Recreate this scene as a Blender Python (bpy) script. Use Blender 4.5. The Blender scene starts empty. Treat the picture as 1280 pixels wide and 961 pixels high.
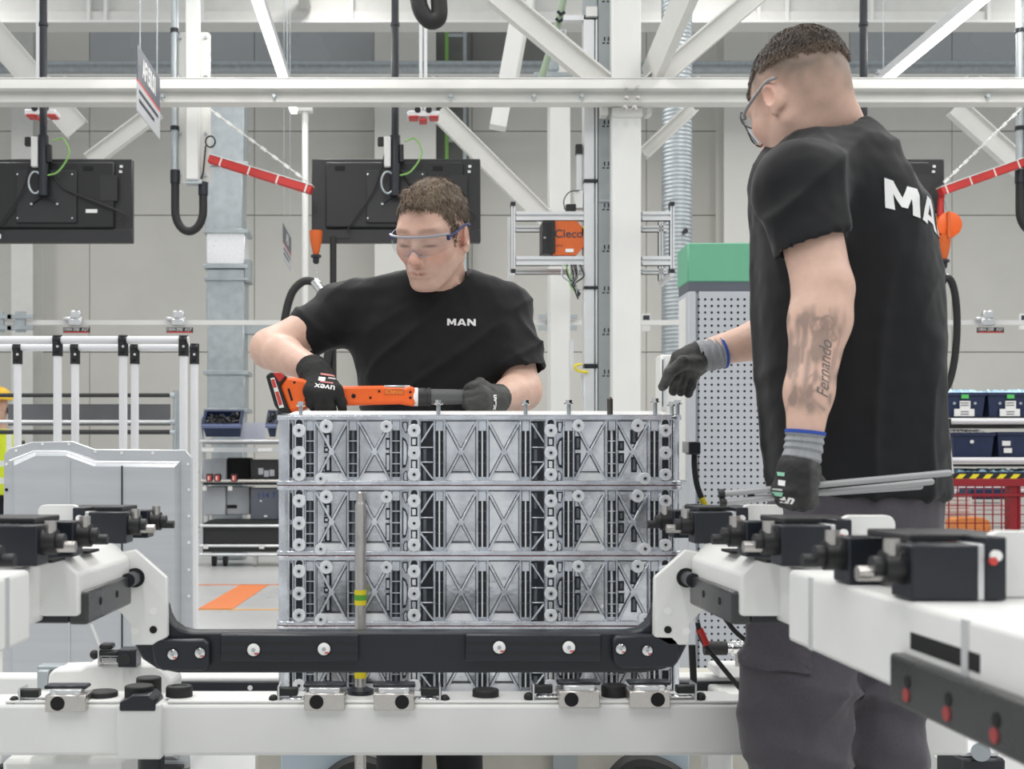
import bpy, bmesh, math, random
import numpy as np
from mathutils import Vector, Matrix, Euler
from mathutils.bvhtree import BVHTree
random.seed(7); np.random.seed(7)
SC = bpy.context.scene
COL = SC.collection

# ------------------------------------------------------------------ camera
F, VX, VY, HC = 1500.0, 518.0, 587.0, 1.05      # focal (px of a 1280 wide frame), vanishing point, eye height
cam_d = bpy.data.cameras.new('camera'); cam = bpy.data.objects.new('camera', cam_d); COL.objects.link(cam)
cam_d.sensor_width = 36.0; cam_d.lens = F/1280*36
cam_d.shift_x = (640-VX)/1280; cam_d.shift_y = (VY-480.5)/1280
cam_d.clip_start = 0.05; cam_d.clip_end = 200
cam.location = (0, 0, HC); cam.rotation_euler = (math.pi/2, 0, 0)
cam_d.dof.use_dof = True; cam_d.dof.focus_distance = 3.1; cam_d.dof.aperture_fstop = 8.0
SC.camera = cam
# ------------------------------------------------------------------ world, exposure
w = bpy.data.worlds.new('hall_light'); SC.world = w; w.use_nodes = True
w.node_tree.nodes['Background'].inputs[0].default_value = (0.93, 0.97, 1.0, 1)
w.node_tree.nodes['Background'].inputs[1].default_value = 0.54
SC.view_settings.view_transform = 'Standard'; SC.view_settings.look = 'None'
SC.view_settings.gamma = 1.0; SC.view_settings.use_curve_mapping = False
SC.view_settings.exposure = 0.0
def area(name, loc, size, power, rot=(0,0,0), col=(1,0.98,0.95)):
    l = bpy.data.lights.new(name, 'AREA'); l.shape = 'RECTANGLE'; l.size, l.size_y = size
    l.energy = power; l.color = col
    o = bpy.data.objects.new(name, l); COL.objects.link(o); o.location = loc; o.rotation_euler = rot
    return o
# high-bay lamp rows of the hall
for i, x in enumerate((-7.0, -1.2, 4.6, 10.0)):
    for j, y in enumerate((-3.0, 5.0, 14.0)):
        area('hall_lamp', (x, y, 8.6), (0.5, 6.0), 190)

# ------------------------------------------------------------------ helpers
def P(px, py, Y): return Vector(((px-VX)/F*Y, Y, HC-(py-VY)/F*Y))
def PX(px, Y): return (px-VX)/F*Y
def PZ(py, Y): return HC-(py-VY)/F*Y

MATS = {}
def mat(name, col, rough=0.5, metal=0.0, noise=0.0, nscale=20.0, bump=0.0, bscale=60.0, emit=0, spec=0.5, coat=0, stretch=None, sheen=0, attr=None):
    if name in MATS: return MATS[name]
    m = bpy.data.materials.new(name); m.use_nodes = True
    nt = m.node_tree; b = nt.nodes['Principled BSDF']
    c = (*col, 1)
    b.inputs['Base Color'].default_value = c
    b.inputs['Roughness'].default_value = rough; b.inputs['Metallic'].default_value = metal
    b.inputs['Specular IOR Level'].default_value = spec
    if coat: b.inputs['Coat Weight'].default_value = coat; b.inputs['Coat Roughness'].default_value = 0.1
    if sheen: b.inputs['Sheen Weight'].default_value = sheen; b.inputs['Sheen Roughness'].default_value = 0.4
    if emit:
        b.inputs['Emission Color'].default_value = c; b.inputs['Emission Strength'].default_value = emit
    tc = None
    if noise or bump:
        tc = nt.nodes.new('ShaderNodeTexCoord'); mp = nt.nodes.new('ShaderNodeMapping')
        nt.links.new(tc.outputs['Object'], mp.inputs[0])
        if stretch: mp.inputs['Scale'].default_value = stretch
    src = None
    if attr:
        a = nt.nodes.new('ShaderNodeAttribute'); a.attribute_name = attr; src = a.outputs['Color']
        nt.links.new(src, b.inputs['Base Color'])
    if noise:
        n = nt.nodes.new('ShaderNodeTexNoise'); n.inputs['Scale'].default_value = nscale; n.inputs['Detail'].default_value = 5
        nt.links.new(mp.outputs[0], n.inputs['Vector'])
        r = nt.nodes.new('ShaderNodeMapRange'); r.inputs['From Min'].default_value = .3; r.inputs['From Max'].default_value = .7
        r.inputs['To Min'].default_value = 1-noise; r.inputs['To Max'].default_value = 1+noise
        nt.links.new(n.outputs[0], r.inputs['Value'])
        mx = nt.nodes.new('ShaderNodeMix'); mx.data_type = 'RGBA'; mx.blend_type = 'MULTIPLY'; mx.inputs['Factor'].default_value = 1
        if src: nt.links.new(src, mx.inputs['A'])
        else: mx.inputs['A'].default_value = c
        nt.links.new(r.outputs[0], mx.inputs['B']); nt.links.new(mx.outputs['Result'], b.inputs['Base Color'])
        if not attr:
            rr = nt.nodes.new('ShaderNodeMapRange'); rr.inputs['To Min'].default_value = max(0, rough-.08); rr.inputs['To Max'].default_value = min(1, rough+.1)
            nt.links.new(n.outputs[0], rr.inputs['Value']); nt.links.new(rr.outputs[0], b.inputs['Roughness'])
    if bump:
        n2 = nt.nodes.new('ShaderNodeTexNoise'); n2.inputs['Scale'].default_value = bscale; n2.inputs['Detail'].default_value = 4
        nt.links.new(mp.outputs[0], n2.inputs['Vector'])
        bp = nt.nodes.new('ShaderNodeBump'); bp.inputs['Strength'].default_value = bump; bp.inputs['Distance'].default_value = 0.01
        nt.links.new(n2.outputs[0], bp.inputs['Height']); nt.links.new(bp.outputs[0], b.inputs['Normal'])
    MATS[name] = m
    return m
def glass(name, col, alpha=0.25, rough=0.05):
    m = bpy.data.materials.new(name); m.use_nodes = True; nt = m.node_tree
    nt.nodes.remove(nt.nodes['Principled BSDF']); out = nt.nodes['Material Output']
    t = nt.nodes.new('ShaderNodeBsdfTransparent'); t.inputs[0].default_value = (*col, 1)
    g = nt.nodes.new('ShaderNodeBsdfGlossy'); g.inputs['Roughness'].default_value = rough
    mx = nt.nodes.new('ShaderNodeMixShader'); lw = nt.nodes.new('ShaderNodeLayerWeight'); lw.inputs[0].default_value = alpha
    nt.links.new(lw.outputs['Fresnel'], mx.inputs[0]); nt.links.new(t.outputs[0], mx.inputs[1]); nt.links.new(g.outputs[0], mx.inputs[2])
    nt.links.new(mx.outputs[0], out.inputs[0]); MATS[name] = m
    return m

WHITE = mat('white_paint', (.68,.675,.645), .42, noise=.03, nscale=6)
WHITE2 = mat('bright_white_paint', (.74,.74,.72), .38, noise=.02, nscale=5)
CREAM = mat('beige_wall_panel', (.66,.645,.60), .6, noise=.025, nscale=2)
CREAM2 = mat('beige_column_paint', (.72,.71,.67), .5, noise=.02, nscale=2)
GLAZE = mat('grey_glazing', (.42,.44,.455), .25, noise=.04, nscale=1)
DGREY = mat('dark_grey_cladding', (.20,.20,.19), .5, noise=.05, nscale=2)
BLACK = mat('black_plastic', (.012,.012,.013), .42, noise=.12, nscale=30)
BLACKM = mat('black_anodised', (.0125,.0155,.022), .33, noise=.12, nscale=12, spec=.5)
BLACKR = mat('black_rubber', (.014,.014,.014), .6)
CHAR = mat('charcoal_plastic', (.022,.022,.024), .45, noise=.06, nscale=14)
ALU = mat('aluminium', (.72,.73,.74), .32, .85, noise=.05, nscale=8)
ALUP = mat('aluminium_profile', (.70,.71,.72), .4, .4, noise=.03, nscale=8)
CAST = mat('cast_aluminium', (.74,.77,.82), .26, .75, noise=.2, nscale=22, bump=.05, bscale=160)
CASTW = mat('machined_aluminium', (.90,.91,.93), .30, .35, noise=.06, nscale=40)
GALV = mat('galvanised_steel', (.46,.50,.52), .42, .7, noise=.10, nscale=10)
GALVD = mat('zinc_trunking', (.37,.40,.41), .5, .45, noise=.06, nscale=8)
STEEL = mat('brushed_steel', (.60,.57,.54), .28, .9, noise=.05, nscale=60)
CHROME = mat('chrome', (.8,.8,.8), .15, 1.0)
SHEET = mat('sheet_steel', (.60,.62,.645), .38, .5, noise=.04, nscale=4, stretch=(1,1,9))
ORANGE = mat('orange_plastic', (.83,.13,.015), .38, noise=.05, nscale=15)
ORANGEM = mat('orange_paint', (.62,.12,.02), .4, noise=.05)
RED = mat('red_paint', (.52,.03,.025), .42, noise=.06, nscale=12)
DRED = mat('dark_red_paint', (.25,.008,.015), .42, noise=.05)
GASKET = mat('dark_red_gasket', (.16,.035,.03), .6)
YELLOW = mat('yellow_tape', (.75,.62,.02), .5)
GREEN = mat('green_paint', (.14,.41,.26), .45, noise=.03)
GREEN2 = mat('green_tape', (.10,.36,.04), .5)
GREENC = mat('green_cable', (.24,.5,.12), .5)
GREYP = mat('light_grey_paint', (.47,.49,.52), .45, noise=.03, nscale=5)
DBLUE = mat('dark_blue_plastic', (.014,.026,.075), .42, noise=.12, nscale=18)
PAPER = mat('white_paper', (.82,.82,.80), .7)
INK = mat('dark_print', (.04,.045,.06), .7)
SIGNG = mat('sign_dark_grey', (.10,.11,.135), .5)
WPRINT = mat('white_print', (.88,.88,.87), .6)
RPRINT = mat('red_print', (.60,.06,.05), .6)
FOIL = mat('pale_blue_film', (.45,.68,.84), .3, noise=.15, nscale=25)
HOLE = mat('dark_hole', (.006,.006,.007), .8)
LED = mat('led_diffuser', (1,.99,.96), .5, emit=5.0)
BLUEB = mat('blue_knit', (.035,.09,.42), .8)
KNIT = mat('grey_knit', (.33,.34,.36), .85, noise=.12, nscale=150, stretch=(1,1,.2))
CARTON = mat('brown_carton', (.42,.27,.13), .7, noise=.1)
LENSG = glass('clear_safety_lens', (.95,.965,.98), .10, .04)
FIXW = mat('fixture_white_paint', (.82,.82,.80), .40, noise=.03, nscale=6)

ORIGIN = {}
def thing(name, label, cat, loc=(0,0,0), group=None, kind=None):
    o = bpy.data.objects.new(name, None); COL.objects.link(o); o.empty_display_size = .1
    o.location = loc; ORIGIN[o.name] = Vector(loc)
    o['label'] = label; o['category'] = cat
    if group: o['group'] = group
    if kind: o['kind'] = kind
    return o
def tag(o, label, cat=None, group=None, kind=None):
    o['label'] = label
    if cat: o['category'] = cat
    if group: o['group'] = group
    if kind: o['kind'] = kind
    return o
def frame_of(d):
    d = Vector(d).normalized()
    a = Vector((0,0,1)) if abs(d.z) < .9 else Vector((1,0,0))
    u = d.cross(a).normalized(); v = u.cross(d).normalized()
    return d, u, v
class MB:
    def __init__(s): s.v, s.f = [], []
    def add(s, vs, fs):
        n = len(s.v); s.v += [tuple(v) for v in vs]; s.f += [tuple(i+n for i in f) for f in fs]; return s
    def box(s, x0, x1, y0, y1, z0, z1):
        vs = [(x,y,z) for z in (z0,z1) for y in (y0,y1) for x in (x0,x1)]
        return s.add(vs, [(0,2,3,1),(4,5,7,6),(0,1,5,4),(2,6,7,3),(0,4,6,2),(1,3,7,5)])
    def pbox(s, px0, px1, py0, py1, Y, d):      # a box whose front face covers the picture rectangle at depth Y
        return s.box(PX(px0,Y), PX(px1,Y), Y, Y+d, PZ(py1,Y), PZ(py0,Y))
    def obox(s, c, size, M=None):
        vs = [Vector((x*size[0]/2, y*size[1]/2, z*size[2]/2)) for z in (-1,1) for y in (-1,1) for x in (-1,1)]
        M = M or Matrix.Identity(3); c = Vector(c)
        return s.add([M@v+c for v in vs], [(0,2,3,1),(4,5,7,6),(0,1,5,4),(2,6,7,3),(0,4,6,2),(1,3,7,5)])
    def bar(s, p0, p1, wdt, dep, up=None):       # rectangular bar from p0 to p1
        p0, p1 = Vector(p0), Vector(p1); d = (p1-p0).normalized()
        up = Vector(up) if up else Vector((0,1,0))
        if abs(d.dot(up)) > .95: up = Vector((0,0,1))
        u = d.cross(up).normalized(); v = u.cross(d).normalized()
        vs = [p+u*a*wdt/2+v*b*dep/2 for p in (p0,p1) for b in (-1,1) for a in (-1,1)]
        return s.add(vs, [(0,2,3,1),(4,5,7,6),(0,1,5,4),(2,6,7,3),(0,4,6,2),(1,3,7,5)])
    def cyl(s, p0, p1, r0, r1=None, n=16, cap=True):
        r1 = r0 if r1 is None else r1
        p0, p1 = Vector(p0), Vector(p1); d, u, v = frame_of(p1-p0)
        vs = []
        for p, r in ((p0,r0),(p1,r1)):
            for i in range(n):
                a = 2*math.pi*i/n; vs.append(p+u*math.cos(a)*r+v*math.sin(a)*r)
        fs = [(i,(i+1)%n,n+(i+1)%n,n+i) for i in range(n)]
        if cap: fs += [tuple(range(n))[::-1], tuple(range(n,2*n))]
        return s.add(vs, fs)
    def lathe(s, p0, d, prof, n=20):             # prof: list of (t along d, radius)
        p0 = Vector(p0); d, u, v = frame_of(d); vs = []
        for t, r in prof:
            for i in range(n):
                a = 2*math.pi*i/n; vs.append(p0+d*t+u*math.cos(a)*r+v*math.sin(a)*r)
        m = len(prof)
        fs = [(k*n+i, k*n+(i+1)%n, (k+1)*n+(i+1)%n, (k+1)*n+i) for k in range(m-1) for i in range(n)]
        fs += [tuple(range(n))[::-1], tuple(range((m-1)*n, m*n))]
        return s.add(vs, fs)
    def tube(s, pts, r, n=10, closed=False):
        pts = [Vector(p) for p in pts]; m = len(pts); vs = []
        u = None
        for i, p in enumerate(pts):
            if closed: t = pts[(i+1)%m]-pts[i-1]
            else: t = pts[min(i+1,m-1)]-pts[max(i-1,0)]
            t.normalize()
            if u is None: _, u, _ = frame_of(t)
            u = (u-t*u.dot(t)).normalized(); v = t.cross(u)
            rr = r[i] if isinstance(r,(list,tuple)) else r
            for k in range(n):
                a = 2*math.pi*k/n; vs.append(p+u*math.cos(a)*rr+v*math.sin(a)*rr)
        fs = []
        for i in range(m if closed else m-1):
            j = (i+1)%m
            for k in range(n): fs.append((i*n+k, i*n+(k+1)%n, j*n+(k+1)%n, j*n+k))
        if not closed: fs += [tuple(range(n))[::-1], tuple(range((m-1)*n, m*n))]
        return s.add(vs, fs)
    def prism(s, poly, y0, y1, axis='y'):        # poly of (x,z) extruded along y (or (y,z) along x, (x,y) along z)
        n = len(poly)
        a = sum(poly[i][0]*poly[(i+1)%n][1]-poly[(i+1)%n][0]*poly[i][1] for i in range(n))
        if a < 0: poly = poly[::-1]
        def q(p, t): return (p[0],t,p[1]) if axis=='y' else ((t,p[0],p[1]) if axis=='x' else (p[0],p[1],t))
        vs = [q(p,y0) for p in poly]+[q(p,y1) for p in poly]
        fs = [tuple(range(n)), tuple(range(n,2*n))[::-1]]+[(i,n+i,n+(i+1)%n,(i+1)%n) for i in range(n)]
        return s.add(vs, fs)
    def ball(s, c, r, n=12, sc=(1,1,1)):
        c = Vector(c); vs = []; m = n//2
        for j in range(1,m):
            t = math.pi*j/m
            for i in range(n):
                a = 2*math.pi*i/n; vs.append(c+Vector((math.cos(a)*math.sin(t)*r*sc[0], math.sin(a)*math.sin(t)*r*sc[1], math.cos(t)*r*sc[2])))
        vs += [c+Vector((0,0,r*sc[2])), c-Vector((0,0,r*sc[2]))]
        a, b = len(vs)-2, len(vs)-1
        fs = [(j*n+i,(j+1)*n+i,(j+1)*n+(i+1)%n,j*n+(i+1)%n) for j in range(m-2) for i in range(n)]
        fs += [(a,i,(i+1)%n) for i in range(n)]+[(b,(m-2)*n+(i+1)%n,(m-2)*n+i) for i in range(n)]
        return s.add(vs, fs)
    def mesh(s, name, off=Vector((0,0,0)), smooth=None):
        me = bpy.data.meshes.new(name)
        me.from_pydata([(v[0]-off.x, v[1]-off.y, v[2]-off.z) for v in s.v], [], s.f)
        bm = bmesh.new(); bm.from_mesh(me); bmesh.ops.recalc_face_normals(bm, faces=bm.faces)
        if smooth is not None:
            for f in bm.faces: f.smooth = True
            for e in bm.edges:
                if len(e.link_faces) == 2 and e.calc_face_angle(0) > smooth: e.smooth = False
        bm.to_mesh(me); bm.free()
        return me
    def build(s, name, m, parent=None, smooth=.6, bevel=0, seg=1, at=None):
        off = Vector((0,0,0)); p = parent
        while p is not None: off += p.location; p = p.parent
        if at is None and parent is None:       # origin at the base centre
            a = np.array(s.v); at = Vector(((a[:,0].min()+a[:,0].max())/2, (a[:,1].min()+a[:,1].max())/2, a[:,2].min()))
        at = Vector(at) if at is not None else off
        me = s.mesh(name, at, smooth)
        me.materials.append(m)
        o = bpy.data.objects.new(name, me); COL.objects.link(o)
        o.parent = parent; o.location = at-off
        if bevel:
            b = o.modifiers.new('bevel', 'BEVEL'); b.width = bevel; b.segments = seg; b.limit_method = 'ANGLE'; b.angle_limit = .6
            b.harden_normals = False
        return o
def copy_tree(o, parent=None, dloc=None, label=None):
    c = o.copy(); COL.objects.link(c); c.parent = parent
    if dloc is not None: c.location = o.location+Vector(dloc)
    if label: c['label'] = label
    for ch in o.children: copy_tree(ch, c)
    return c
def arc(c, r, a0, a1, n, ax='xz'):
    out = []
    for i in range(n+1):
        a = a0+(a1-a0)*i/n
        if ax == 'xz': out.append(Vector((c[0]+r*math.cos(a), c[1], c[2]+r*math.sin(a))))
        elif ax == 'xy': out.append(Vector((c[0]+r*math.cos(a), c[1]+r*math.sin(a), c[2])))
        else: out.append(Vector((c[0], c[1]+r*math.cos(a), c[2]+r*math.sin(a))))
    return out
def spline(pts, n=8):                            # Catmull-Rom through points
    pts = [Vector(p) for p in pts]; out = []
    q = [2*pts[0]-pts[1]]+pts+[2*pts[-1]-pts[-2]]
    for i in range(1, len(q)-2):
        for k in range(n):
            t = k/n; a,b,c,d = q[i-1],q[i],q[i+1],q[i+2]
            out.append(.5*((2*b)+(c-a)*t+(2*a-5*b+4*c-d)*t*t+(3*b-a-3*c+d)*t**3))
    out.append(pts[-1]); return out
def rrect(x0, x1, z0, z1, r, n=4):
    out = []
    for cx, cz, a in ((x1-r,z1-r,0),(x0+r,z1-r,.5),(x0+r,z0+r,1),(x1-r,z0+r,1.5)):
        for i in range(n+1):
            t = math.pi*(a+.5*i/n); out.append((cx+r*math.cos(t), cz+r*math.sin(t)))
    return out
def text_mesh(txt, size, bold=0.0, sx=1.0, extrude=0.0, spacing=1.0, shear=0.0):
    cu = bpy.data.curves.new('lettering', 'FONT'); cu.body = txt; cu.size = size; cu.offset = bold
    cu.align_x = 'CENTER'; cu.align_y = 'CENTER'; cu.extrude = extrude; cu.space_character = spacing; cu.shear = shear
    o = bpy.data.objects.new('lettering', cu); COL.objects.link(o)
    dg = bpy.context.evaluated_depsgraph_get(); me = bpy.data.meshes.new_from_object(o.evaluated_get(dg))
    bpy.data.objects.remove(o)
    if sx != 1:
        for v in me.vertices: v.co.x *= sx
    return me
def man_mesh(h):
    polys = [[(0,0),(0,1),(.35,1),(.65,.5),(.95,1),(1.3,1),(1.3,0),(.98,0),(.98,.55),(.75,.15),(.55,.15),(.32,.55),(.32,0)],
             [(1.42,0),(1.80,0),(2.10,.76),(2.10,1),(1.91,1)],[(2.78,0),(2.40,0),(2.10,.76),(2.10,1),(2.29,1)],[(1.86,.17),(2.34,.17),(2.25,.38),(1.95,.38)],
             [(2.90,0),(2.90,1),(3.26,1),(3.82,.45),(3.82,1),(4.14,1),(4.14,0),(3.80,0),(3.22,.56),(3.22,0)]]
    me = bpy.data.meshes.new('lettering'); bm = bmesh.new()
    for k,p in enumerate(polys):
        bm.faces.new([bm.verts.new(((x-2.07)*h,(y-.5)*h,(k==3)*.0)) for x,y in p])
    bmesh.ops.triangulate(bm,faces=bm.faces); bm.to_mesh(me); bm.free(); return me
def text_obj(txt, size, m, parent, M, name='lettering', **k):
    """flat lettering; M maps (x right, y up, z out) to world"""
    me = text_mesh(txt, size, **k); me.materials.clear(); me.materials.append(m)
    off = Vector((0,0,0)); p = parent
    while p is not None: off += p.location; p = p.parent
    for v in me.vertices: v.co = M@v.co-off
    o = bpy.data.objects.new(name, me); COL.objects.link(o); o.parent = parent
    return o
def axes(c, r, u):                               # 4x4 with columns right, up, out, origin
    r, u = Vector(r).normalized(), Vector(u).normalized(); o = r.cross(u)
    return Matrix(((r.x,u.x,o.x,c[0]),(r.y,u.y,o.y,c[1]),(r.z,u.z,o.z,c[2]),(0,0,0,1)))
FRONT = lambda c: axes(c, (1,0,0), (0,0,1))      # faces the camera (-Y)
# ================================================================== the hall
def struct(o, label=None):
    o['kind'] = 'structure'
    if label: o['label'] = label
    return o
FLOORM = mat('polished_concrete', (.55,.555,.55), .28, noise=.06, nscale=1.2, bump=.02, bscale=3)
fl = MB().box(-14, 18, -6, 24, -.1, 0).build('floor', FLOORM); struct(fl, 'pale grey polished concrete hall floor')
LINE = mat('orange_floor_paint', (.80,.23,.07), .5)
LINE2 = mat('ochre_floor_paint', (.78,.42,.12), .5)
def fpt(px, py):
    Y = HC*F/(py-VY); return Vector((PX(px,Y), Y))
def fstripe(a, b, wd, m, label):
    a, b = fpt(*a), fpt(*b); d = (b-a).normalized(); n = Vector((-d.y, d.x))*wd/2
    pl = [(p.x,p.y) for p in (a+n, b+n, b-n, a-n)]
    o = MB().prism(pl, .001, .004, 'z').build('floor_marking', m, fl); o['label'] = label
fstripe((268,762),(318,731), .26, LINE, 'broad orange stripe painted on the floor')
fstripe((150,762),(400,762), .05, LINE2, 'thin ochre line painted on the floor')
fstripe((150,731),(400,731), .05, LINE, 'thin orange line painted on the floor')
fstripe((860,657),(960,656), .12, LINE, 'orange line painted on the floor by the perforated cabinet')

YW = 22.0
wall = MB().box(-16, 20, YW+.06, YW+.4, 0, 13).build('wall_back', mat('panel_joint', (.42,.41,.38), .8)); struct(wall, 'beige panelled back wall of the hall')
rows = [(-140,36),(36,96),(96,164),(164,269),(269,440),(440,590),(590,660)]
colsx = [-520,-330,-160,-30,112,318,468,590,690,808,905,1062,1190,1330,1480,1640]
for r, (y0, y1) in enumerate(rows):
    for c in range(len(colsx)-1):
        x0, x1 = colsx[c], colsx[c+1]
        m = CREAM
        if r == 1: m = GLAZE if (48 <= (x0+x1)/2 < 470 or (x0+x1)/2 > 1100) else DGREY if 470 < (x0+x1)/2 < 700 else CREAM
        if x0 == 318 and r == 1: m = GLAZE
        p = MB().box(PX(x0,YW)+.006, PX(x1,YW)-.006, YW, YW+.06, max(0,PZ(y1,YW))+.009, PZ(y0,YW)-.009).build('panel', m, wall)
# steel columns along the wall
for (a, b, m, lab) in ((14,41,WHITE,'white steel column by the safety vest worker'),(468,545,CREAM2,'broad beige column behind the hanging screen'),(905,960,CREAM2,'beige column above the perforated cabinet')):
    Yc = 20.8
    x0, x1 = PX(a,Yc), PX(b,Yc)
    o = MB().box(x0,x1,Yc,Yc+.02,0,9.2).box((x0+x1)/2-.02,(x0+x1)/2+.02,Yc+.02,Yc+.55,0,9.2).box(x0,x1,Yc+.55,Yc+.57,0,9.2).build('column', m); struct(o, lab)
# ladder-like cable tray in the dark recess
o = MB().box(PX(546,21.5),PX(586,21.5),21.6,21.9,0,9.2).build('trim_1', DGREY); struct(o,'dark vertical recess beside the beige column')
t = thing('cable_tray', 'slim vertical cable tray with green conduit on the back wall', 'cable tray', (PX(565,21.4),21.4,0))
for a in (558.5, 581): MB().box(PX(a,21.3)-.03,PX(a,21.3)+.03,21.3,21.4,0,9).build('rail', GREENC if a < 560 else GALV, t)
for k in range(8): MB().box(PX(558.5,21.3),PX(581,21.3),21.33,21.37,4.4+k*.62,4.46+k*.62).build('rung', GALV, t)
# roof girder
g = thing('roof_girder', 'deep white steel roof girder crossing the hall', 'girder', (0,18,7.5), kind='structure')
Yg = 18.0
MB().box(-14,18,Yg-.2,Yg+.2,PZ(34,Yg),PZ(31,Yg)).build('flange', WHITE2, g)
MB().box(-14,18,Yg-.12,Yg-.06,PZ(31,Yg),PZ(18,Yg)).build('chord', WHITE, g)
MB().box(-14,18,Yg-.02,Yg+.02,PZ(18,Yg),PZ(-130,Yg)).build('web', WHITE, g)
for px in (-110,114,135,255,440,640,665,945,980,1085,1230):
    MB().box(PX(px,Yg)-.025,PX(px,Yg)+.025,Yg-.16,Yg,PZ(31,Yg),PZ(-130,Yg)).build('stiffener', WHITE2, g)
# white rail beam beneath the duct
g = thing('crane_beam', 'slim white steel beam beneath the spiral duct', 'beam', (0,19,6.9), kind='structure')
Yg = 19.2
MB().box(-14,18,Yg,Yg+.1,PZ(104,Yg),PZ(96,Yg)).build('web', WHITE, g)
MB().box(-14,18,Yg-.06,Yg+.16,PZ(96,Yg),PZ(94,Yg)).build('flange', WHITE2, g)
for px in (82,221,541,712,855,872,1207,1224): MB().box(PX(px,Yg)-.03,PX(px,Yg)+.03,Yg-.05,Yg,PZ(112,Yg),PZ(96,Yg)).build('stiffener', WHITE2, g)
# long horizontal spiral duct
def spiral(name, p0, d, L, r, pitch, label, n=20):
    prof = []
    k = int(L/pitch)
    for i in range(k):
        z = i*pitch; prof += [(z,r),(z+pitch*.72,r),(z+pitch*.80,r*1.016),(z+pitch*.92,r*1.016)]
    o = MB().lathe(p0, d, prof, n).build(name, GALV, smooth=1.2); return tag(o, label, 'duct')
spiral('ventilation_duct', (-13.5,20.2,PZ(85,20.2)), (1,0,0), 30, .115, .09, 'long horizontal spiral duct high along the back wall', 14)
spiral('ventilation_duct', (PX(846,14),14,PZ(478,14)), (0,0,1), 4.75, .175, .047, 'vertical galvanised spiral duct beside the beige column', 28)
o = MB().cyl((PX(852,14),13.82,PZ(293,14)),(PX(852,14),13.79,PZ(293,14)),.03).build('damper_knob', CHAR); tag(o,'small round damper knob on the vertical spiral duct','knob')
# rectangular stepped duct
t = thing('rectangular_duct', 'stepped rectangular sheet metal duct running down the wall', 'duct', (PX(282,14),14,0))
for (a,b,c,d,m) in ((258,305,118,205,GALV),(256,303,205,290,GALV),(258,306,288,330,CASTW),(258,306,336,402,GALV),(259,305,402,466,GALV),(259,306,466,512,GALV),(264,304,512,699,GALV)):
    MB().pbox(a,b,c,d,14,.35).build('section', m, t, bevel=.01)
for y in (205,289,333,466,513): MB().pbox(254,310,y-3,y+2,13.97,.41).build('flange', GALV, t, bevel=.004)
MB().pbox(255,311,347,350,13.97,.41).build('flange', GALV, t)
MB().pbox(306,313,324,352,13.98,.2).build('bracket', GALVD, t)
MB().box(PX(305,14.2),PX(352,14.2),14.1,14.3,PZ(418,14.2),PZ(404,14.2)).build('branch', GALV, t)
# ------------------------------------------------------------------ linear ceiling lamps
def lamp(xc, z, y0, y1, label):
    t = thing('linear_lamp', label, 'lamp', (xc,(y0+y1)/2,z), 'linear lamps above the stations')
    MB().box(xc-.028,xc+.028,y0,y1,z,z+.03).build('diffuser', LED, t)
    MB().box(xc-.045,xc+.045,y0,y1,z+.03,z+.10).build('housing', ALUP, t)
    for yy in np.linspace(y0+.6,y1-.6,4):
        MB().tube([(xc,yy,z+.1),(xc,yy,z+1.5)],.004,5).build('wire', GALV, t)
        MB().box(xc-.06,xc+.06,yy-.02,yy+.02,z+.09,z+.12).build('clip', GALV, t)
    area('lamp_light', (xc,(y0+y1)/2,z-.02), (.07,y1-y0), 55)
ZL = 4.35
def xl(px, py): Y = (ZL-HC)*F/(VY-py); return PX(px,Y)
lamp(xl(322,7), ZL, 1.0, (ZL-HC)*F/(VY-142), 'linear LED lamp over the hanging screens, ending above the thin white post')
lamp(xl(1229,3), ZL, 1.0, (ZL-HC)*F/(VY-132), 'linear LED lamp ending behind the head of the tattooed worker')
# ------------------------------------------------------------------ gantry frame at the stations
YG = 8.0
def ibar(mb, p0, p1, wd, dep=.09, lip=.012):
    p0, p1 = Vector(p0), Vector(p1); d = (p1-p0).normalized(); u = d.cross(Vector((0,1,0))).normalized()
    mb.bar(p0+Vector((0,dep*.5,0)), p1+Vector((0,dep*.5,0)), wd-2*lip, .012)
    for s in (-1,1): mb.bar(p0+u*s*(wd-lip)/2+Vector((0,dep/2,0)), p1+u*s*(wd-lip)/2+Vector((0,dep/2,0)), lip, dep)
    return mb
t = thing('gantry_frame', 'white steel gantry with long beam, column and diagonal braces', 'frame', (PX(785,YG),YG,0))
z0, z1, zm = PZ(132,YG), PZ(103,YG), PZ(117,YG)
MB().prism([(YG-.12,zm),(YG-.075,z1),(YG+.04,z1),(YG+.04,z0),(YG-.075,z0),(YG-.05,zm-.004),(YG-.12,zm-.004)],-4.2,5.2,'x').build('beam', WHITE, t, bevel=.003)
MB().box(-4.2,5.2,YG-.08,YG-.02,z1,z1+.008).build('beam_lip', WHITE2, t)
MB().box(PX(766,YG),PX(803,YG),YG+.04,YG+.12,0,5.2).build('column', WHITE2, t, bevel=.008)
MB().pbox(765,804,133,146,YG+.02,.105).build('collar', WHITE, t, bevel=.01)
MB().pbox(752,760,99,143,YG+.04,.1).build('gusset', WHITE, t); MB().pbox(809,815,99,143,YG+.04,.1).build('gusset', WHITE, t)
for k,(px,py) in enumerate(((782,110),(796,110),(783,123),(797,123),(781,135),(793,135))):
    c = P(px,py,YG-(.10 if py < 112 else .085 if py > 130 else .06)); MB().cyl(c,c+Vector((0,-.03,0)),.011,n=6).cyl(c,c+Vector((0,-.006,0)),.017,n=14).build('bolt', STEEL, t)
for px in (343,563,204,1233,667,727): 
    c = P(px,121,YG-.06); MB().cyl(c,c+Vector((0,-.03,0)),.013,n=8).cyl(c+Vector((0,-.015,0)),c+Vector((0,-.015,-.03)),.008,n=6).build('hook_bolt', GALV, t)
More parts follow.
